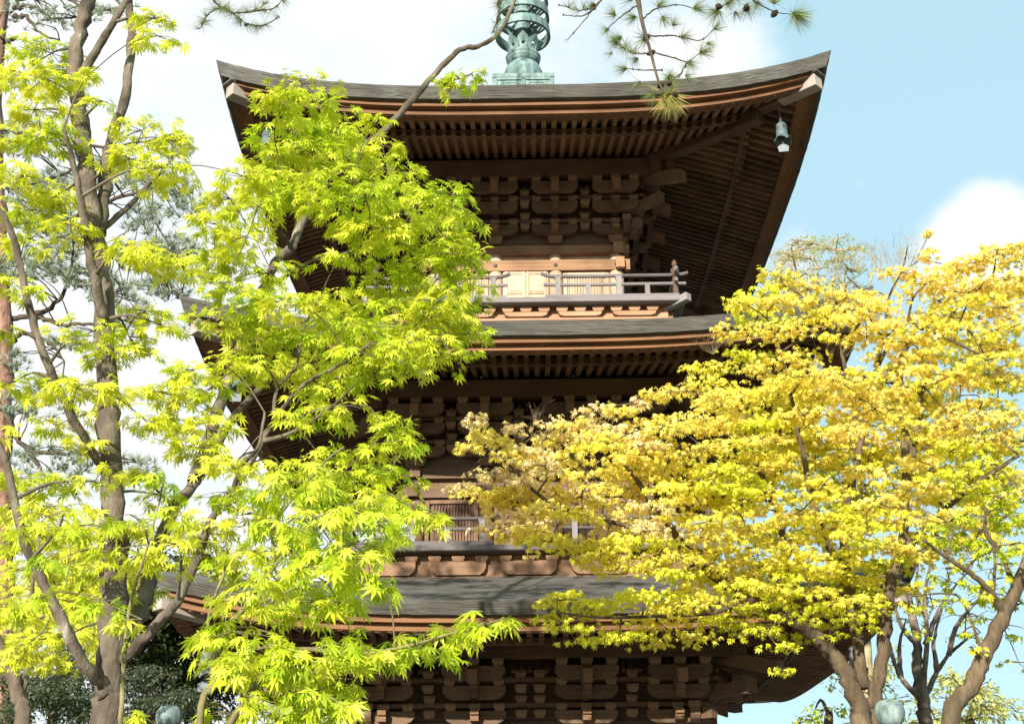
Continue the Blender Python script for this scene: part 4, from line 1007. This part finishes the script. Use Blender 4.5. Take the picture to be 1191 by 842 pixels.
for (x, y) in ((1110, 700), (1085, 705), (1150, 720), (1172, 740), (1120, 735), (1180, 700), (1070, 735), (1100, 660), (1135, 650), (1185, 770), (1160, 690)): E_.spray(x, y, 24, 5, 8.6 + random.uniform(-.3, .5), .034, LIME, cover=2.4)
E_.done()

# ---- sparse many-branched tree behind
Fb = Tree('sparse_tree', 'thinly leaved grey tree with many upright branches behind the two right hand maples', 'tree', gpt(1077, 15), M_bark, leaf=T_OVAL)
Fb.limb([(1077, 852, 15), (1074, 815, 15), (1068, 780, 15), (1066, 740, 15), (1058, 700, 15), (1048, 650, 15), (1050, 600, 15)], 18, 3, 'trunk', ground=.0)
for pts in ([(1072, 815), (1048, 788), (1036, 755), (1028, 720), (1018, 690)], [(1075, 812), (1090, 780), (1103, 762), (1122, 745), (1140, 735)], [(1074, 800), (1078, 740), (1076, 690), (1086, 640), (1092, 590)], [(1076, 750), (1090, 715), (1104, 690), (1130, 660)], [(1066, 750), (1050, 730), (1040, 700), (1036, 650)], [(1103, 762), (1112, 730), (1135, 700), (1160, 680)], [(1078, 720), (1066, 690), (1070, 640)], [(1048, 788), (1046, 750), (1054, 720)], [(1090, 780), (1086, 745), (1098, 700)]):
    L_ = len(pts); Fb.limb([(x, y, 15 + random.uniform(-.5, .5) * i / L_) for i, (x, y) in enumerate(pts)], 7, 1.5, n=7)
Fb.fill([(1010, 560), (1140, 560), (1170, 690), (1150, 760), (1090, 720), (1020, 720)], 30, (14.2, 16), 26, 6, .06, [(.50, .60, .05), (.62, .66, .06)], cover=2.0, per=4, skip=.1, twigs=8)
Fb.done()

# ---- feathery tree behind the roof corner
M_bark_pale = noisy('pale_straw_twig', [(.3, (.22, .17, .09)), (.5, (.34, .27, .15)), (.7, (.46, .38, .22))], 5, .9)
G = Tree('feathery_tree', 'feathery pale yellow tree rising behind the right hand corner of the middle roof', 'tree', gpt(965, 24), M_bark_pale, leaf=T_OVAL)
G.limb([(1012, 852, 24), (1004, 700, 24), (984, 550, 24), (962, 450, 24), (958, 400, 24), (950, 350, 24), (940, 310, 24)], 16, 2.5, 'trunk', ground=0)
for pts in ([(960, 450), (930, 390), (912, 350), (900, 318)], [(960, 430), (990, 380), (1010, 340), (1015, 300)], [(958, 400), (940, 350), (925, 310), (920, 285)], [(955, 380), (968, 330), (975, 290)], [(985, 390), (1030, 350), (1050, 310), (1056, 285)]):
    G.limb([(x, y, 24 + random.uniform(-.6, .6)) for x, y in pts], 5, 1.2, n=6)
G.fill([(880, 330), (905, 285), (960, 268), (1000, 285), (1010, 330), (1000, 370), (890, 380)], 20, (22.8, 25.2), 18, 9, .05, [(.72, .64, .16), (.62, .60, .14), (.50, .55, .12)], cover=3.4, per=3, twigs=9, pitch=(-40, 40), feather=.3)
for x in (905, 925, 950, 975, 1000, 1030, 1045, 1058, 1020): G.bare(x, random.randint(310, 340), 24, 42, 6, .2, .28)
G.done()

# ---- pine behind the left maple
YH = 16
def tuft(T, c, d, L, n, col, spread=.9):
    d = np.array(d) / np.linalg.norm(d)
    D = rng.normal(0, spread, (n, 3)) * .6 + d
    D /= np.linalg.norm(D, axis=1, keepdims=True)
    Nn = rng.normal(0, 1, (n, 3)) + np.array([0, -.4, .3])
    col = np.array(col); w = rng.dirichlet([1] * len(col), n)
    T.lv.add(np.repeat((np.array(c) - np.array(T.base))[None], n, 0), D, Nn, L * rng.uniform(.75, 1.1, n), w @ col)
H = Tree('pine_tree', 'tall red barked pine with dark crooked branches behind the left maple', 'tree', gpt(3, YH), M_bark_red, leaf=(np.array([(0, -.035, 0), (0, .035, 0), (1, 0, -.03)]), np.array([(0, 1, 2)])), lm=M_needle, twigm=M_bark_dark)
H.limb([(2, 852, YH), (2, 600, YH), (3, 470, YH), (3, 380, YH), (-2, 250, YH), (-6, 120, YH), (4, -40, YH), (8, -120, YH)], 26, 14, 'trunk', ground=0, n=12)
HB = [[(6, 400), (30, 388), (57, 399), (75, 420)], [(6, 372), (43, 369), (71, 377), (111, 377), (150, 372)], [(43, 369), (67, 351), (78, 325), (86, 296)], [(5, 480), (30, 520), (75, 528), (110, 525), (150, 540)], [(10, 300), (50, 310), (100, 330), (150, 350)], [(10, 250), (60, 270), (120, 290), (180, 300), (225, 285)], [(60, 270), (110, 240), (160, 225), (205, 215)], [(10, 220), (50, 210), (90, 195)], [(12, 150), (60, 165), (130, 170), (190, 160)], [(16, 20), (30, 20), (46, 38), (70, 48)], [(16, 10), (40, 8), (62, 22), (95, 20)], [(18, 0), (60, -5), (110, 12), (150, 8)], [(16, 45), (5, 50), (-10, 30)], [(30, 520), (50, 550), (90, 575)], [(120, 290), (150, 300), (190, 330), (215, 345)], [(57, 399), (90, 400), (130, 410)]]
for pts in HB:
    pts = [(x, y, YH + random.uniform(-.2, .2) - .25 * i) for i, (x, y) in enumerate(pts)]
    H.limb(pts, 7 if pts[0][1] > 200 else 5.5, 1.8, n=7, kink=.5, mat=M_bark_dark)
NEED = [(.15, .21, .12), (.22, .29, .18), (.32, .37, .25)]  # needle colours paled to stand in for haze over the distant pine
for (x, y, rx, ry, dens) in [(40, 312, 55, 16, 70), (100, 325, 40, 14, 50), (70, 285, 50, 16, 50), (160, 300, 30, 18, 40), (200, 290, 34, 14, 46), (215, 240, 26, 16, 26), (180, 215, 36, 14, 34), (200, 175, 24, 12, 20), (90, 205, 40, 18, 44), (40, 225, 40, 20, 44), (170, 255, 34, 18, 40), (140, 345, 40, 16, 44), (195, 335, 32, 16, 34), (40, 470, 44, 20, 40), (60, 540, 50, 22, 46), (90, 400, 40, 12, 26), (150, 375, 30, 14, 26), (15, 420, 24, 12, 18), (30, 20, 34, 18, 18), (80, 22, 40, 14, 22), (130, 12, 34, 10, 16), (25, 160, 40, 24, 40), (130, 205, 30, 20, 34), (150, 545, 36, 14, 22), (60, 260, 44, 16, 44), (225, 380, 20, 10, 8)]:
    for i in range(int(dens * 1.8)):
        t_ = random.uniform(0, 6.283); r_ = math.sqrt(random.random())
        c = W(x + rx * r_ * math.cos(t_), y + ry * r_ * math.sin(t_), YH - .4 + random.uniform(-.9, .9))
        if i % 5 == 0: q, r__ = H.near(c, 0); H.twig(q, c, .012, .005)
        tuft(H, c, (random.gauss(0, .6), random.gauss(0, .6), .7), .16, 20, NEED)
H.done()

# ---- pine reaching in overhead from behind the camera
YI = 4.4
I = Tree('overhanging_pine', 'drooping pine branch with cones and needle tufts hanging in from above the top roof', 'tree', (2.6, -1.2, 0), M_bark_dark, leaf=(np.array([(0, -.011, 0), (0, .011, 0), (1, 0, -.02)]), np.array([(0, 1, 2)])), lm=M_needle, twigm=M_bark_dark)
tp = [W(742, 0, YI), W(735, -45, YI)]
mI = MB(); Pq = smooth_path([Vector((2.6, -1.2, 0)), Vector((2.5, -1.1, 3)), Vector((2.7, -.9, 6.5)), Vector((2.5, -.8, 9))], 6)
mI.tube([p - I.base for p in Pq], [.2 - .1 * i / (len(Pq) - 1) for i in range(len(Pq))], 12, .05); I.parts.append(('trunk', mI)); I.nodes += [(p, .1) for p in Pq]
Pq = smooth_path([Vector((2.62, -.9, 6.0)), Vector((2.2, 1.0, 6.6)), Vector((1.5, 3.2, 6.4)), tp[1] + Vector((.1, -.1, .25)), tp[1], tp[0], W(748, 30, YI), W(757, 62, YI), W(766, 95, YI), W(776, 112, YI)], 6)
mI = MB(); rI = np.interp(np.linspace(0, 1, len(Pq)), [0, .35, .5, .62, 1], [.07, .03, .014, .009, .003])
mI.tube([p - I.base for p in Pq], [float(r) for r in rI], 8, .08); I.parts.append(('limb', mI)); I.nodes += [(p, float(r)) for p, r in zip(Pq, rI)]
def itw(pts, w0=2.2, w1=1.0, dz=0.0):
    I.limb([(x, y, YI + dz + .06 * i) for i, (x, y) in enumerate(pts)], w0, w1, 'branchlet', n=6, kink=.3)
Pz = smooth_path([Vector((2.2, 1.0, 6.6)), Vector((1.4, 2.8, 6.0)), W(880, -60, YI), W(865, -8, YI)], 5)
mI = MB(); mI.tube([p - I.base for p in Pz], [float(r) for r in np.linspace(.03, .006, len(Pz))], 7, .06); I.parts.append(('limb', mI)); I.nodes += [(p, .006) for p in Pz]
Pz = smooth_path([Vector((1.5, 3.2, 6.4)), Vector((0, 4.0, 5.8)), W(450, -80, YI), W(250, -40, YI), W(244, -4, YI)], 5)
mI = MB(); mI.tube([p - I.base for p in Pz], [float(r) for r in np.linspace(.025, .004, len(Pz))], 7, .06); I.parts.append(('limb', mI)); I.nodes += [(p, .005) for p in Pz]
TW = [[(866, -8), (882, 4), (901, 14), (920, 17)], [(757, 42), (785, 42), (815, 47), (830, 34)], [(763, 62), (785, 68), (800, 72), (814, 62)], [(770, 82), (750, 82), (729, 80)], [(744, 5), (722, 20), (705, 35)], [(738, -20), (712, -10), (696, 3), (680, 24), (661, 46)], [(748, 22), (765, 10), (790, 6), (806, 10)], [(700, 0), (680, 18), (655, 18)], [(757, 62), (736, 62), (718, 50)], [(800, 72), (790, 88), (778, 90)], [(866, -8), (845, 5), (830, 14)], [(690, 10), (672, 12), (650, 6)], [(244, -4), (256, 8), (270, 16), (286, 28)], [(270, 16), (292, 14), (310, 4)], [(286, 28), (305, 30), (325, 20)], [(256, 8), (240, 20), (232, 34)], [(292, 14), (318, 10), (330, -2)], [(640, -20), (586, 0), (580, 20), (572, 40)], [(690, -12), (640, -20), (560, -40)]]
for t_ in TW: itw(t_)
NB = [(.16, .22, .05), (.24, .28, .07), (.10, .16, .06)]
TU = [(778, 110, .13, 130, (0, -.2, -.7)), (752, 44, .09, 70, (-.3, -.2, -.3)), (723, 44, .08, 50, (-.6, 0, -.2)), (792, 44, .08, 50, (.6, 0, .1)), (830, 34, .08, 40, (.6, 0, .5)), (814, 62, .09, 60, (.7, 0, .2)), (800, 72, .08, 46, (.4, 0, -.4)), (778, 88, .09, 60, (0, 0, -.4)), (729, 80, .08, 40, (-.7, 0, -.1)), (708, 34, .07, 30, (-.6, 0, -.3)), (806, 10, .09, 54, (.5, 0, .1)), (836, 12, .10, 60, (-.4, 0, -.5)), (868, 6, .10, 50, (.1, 0, -.6)), (922, 16, .12, 100, (.5, 0, -.3)), (765, 8, .08, 50, (.4, 0, .3)), (745, 95, .07, 26, (-.5, 0, -.5)), (740, 20, .08, 50, (-.5, 0, -.1)), (762, 108, .08, 40, (-.5, 0, -.4)), (850, -2, .09, 40, (-.2, 0, -.6)), (690, 6, .06, 16, (-.4, 0, -.4)), (770, 20, .08, 50, (.3, 0, -.5)), (735, 0, .09, 60, (-.4, 0, .3)), (716, 18, .08, 40, (-.5, 0, .2)), (782, 30, .07, 40, (.4, 0, .5)), (797, 88, .07, 40, (.6, 0, -.2)), (742, 68, .07, 36, (-.5, 0, -.4)), (822, 50, .07, 36, (.5, 0, -.4)), (712, 62, .06, 26, (-.6, 0, -.2)), (900, 5, .09, 50, (.1, 0, .5)), (882, 2, .08, 40, (-.2, 0, -.5)), (855, 14, .07, 30, (0, 0, -.7)), (286, 30, .05, 10, (0, 0, -.5)), (310, 4, .05, 10, (.4, 0, .3)), (660, 46, .04, 8, (-.4, 0, -.5)), (718, 50, .07, 36, (-.5, 0, .2))]
YB_ = [(.50, .46, .10), (.36, .40, .10), (.58, .50, .16)]
for (x, y, L, n, d_) in TU:
    tuft(I, W(x, y, YI + .1), d_, L * 1.0, int(n * 2.6), YB_ if (x, y) == (778, 110) else NB, 1.0)
for i in range(130):
    q, r_ = random.choice(I.nodes[-150:])
    if r_ < .02: tuft(I, q, (random.gauss(0, 1), random.gauss(0, .5), random.gauss(0, .7)), .065, 26, NB, 1.0)
def cone_mesh(r):
    m = MB()
    for i in range(7):
        t_ = i / 6; rr = r * math.sin(math.pi * (.12 + .80 * t_)); z = (t_ - .5) * 2.3 * r
        for j in range(8):
            a_ = 2 * math.pi * (j + .5 * (i % 2)) / 8
            m.box((rr * .72 * math.cos(a_), rr * .72 * math.sin(a_), z), (r * .5, r * .42, r * .2), Matrix.Rotation(a_, 3, 'Z') @ Matrix.Rotation(.5, 3, 'Y'))
    m.lathe([(.003, -1.1 * r), (r * .6, -.6 * r), (r * .7, .3 * r), (.003, 1.1 * r)], 10)
    return m.mesh('pine_cone', M_cone)
mco = cone_mesh(.015)
for (x, y) in ((757, 62), (769, 99), (778, 97), (785, 110), (901, 16), (868, 10), (286, 29), (752, 44), (836, 8), (690, 8)):
    p = W(x, y, YI + .05); o = put('pine_cone', mco, I.root, p - I.base, random.random() * 6, random.uniform(.6, 2.2))
    if x == 286: o.scale = (.6, .6, .6)
for i in range(46):                                             # buds along the bare twigs
    q, r = random.choice(I.nodes[60:]); I.tw.lathe([(.001, -.007), (.0045, -.002), (.004, .003), (.001, .008)], 6, q - I.base)
I.done()

# ---- evergreens and bushes low behind
def bush(name, label, cat, px, y, blobs, size, cols, cover=10.0, group=None, bark=M_bark_dark):
    T = Tree(name, label, cat, gpt(px, y), bark, group, leaf=T_OVAL)
    T.limb([(px, 856, y), (px, 830, y), (px + 2, blobs[0][1], y)], 12, 3, 'trunk', ground=0, n=8)
    for (x, yy, rx, ry) in blobs:
        for i in range(max(3, int(rx * ry / 110))):
            T.spray(x + random.uniform(-.7, .7) * rx, yy + random.uniform(-.8, .8) * ry, rx * .42, ry * .3 + 3, y + random.uniform(-1, 1), size, cols, cover=cover, per=4, pitch=(-20, 70), twigs=3, link=i % 4 == 0)
    T.done()
DKG = [(.035, .06, .018), (.055, .085, .025), (.09, .12, .03)]
bush('evergreen_tree', 'dark evergreen tree between the left maple trunk and the lowest roof corner', 'tree', 190, 22, [(190, 690, 60, 50), (165, 745, 55, 45), (225, 760, 60, 50), (200, 810, 70, 40), (140, 690, 40, 40), (225, 700, 40, 40)], .11, DKG)
bush('grey_green_shrub', 'grey green shrub standing behind the left capped stone post', 'shrub', 180, 17, [(175, 800, 44, 32), (215, 820, 40, 26), (150, 825, 40, 24)], .055, [(.10, .13, .07), (.16, .19, .11), (.07, .10, .05)])
bush('dark_shrub', 'dark green shrub at the lower left corner behind the small maple', 'shrub', 60, 15, [(50, 800, 55, 42), (95, 815, 40, 32), (10, 810, 30, 32), (90, 770, 30, 26)], .06, [(.05, .085, .035), (.09, .13, .06), (.14, .18, .09)])
bush('lime_shrub', 'bright lime shrub between the lowest roof and the golden maple trunk', 'shrub', 965, 10.4, [(965, 832, 36, 12), (940, 838, 20, 8), (990, 836, 18, 9)], .05, [(.50, .64, .03), (.62, .70, .05)])
bush('pale_yellow_bush', 'pale yellow green bush low behind the leaning maple trunk', 'bush', 1130, 21, [(1120, 815, 46, 40), (1160, 825, 40, 34), (1070, 825, 40, 26), (1025, 780, 26, 36), (1040, 830, 30, 22), (960, 790, 24, 18)], .10, [(.60, .60, .16), (.72, .68, .26), (.50, .54, .12)], cover=4)
bush('broadleaf_tree', 'yellow green broadleaf tree standing behind the trunk of the tall left maple', 'tree', 110, 19, [(100, 700, 60, 50), (60, 680, 50, 40), (60, 740, 60, 30), (150, 640, 50, 40), (250, 640, 40, 40)], .09, [(.56, .56, .05), (.44, .50, .04), (.66, .62, .08)], cover=5)
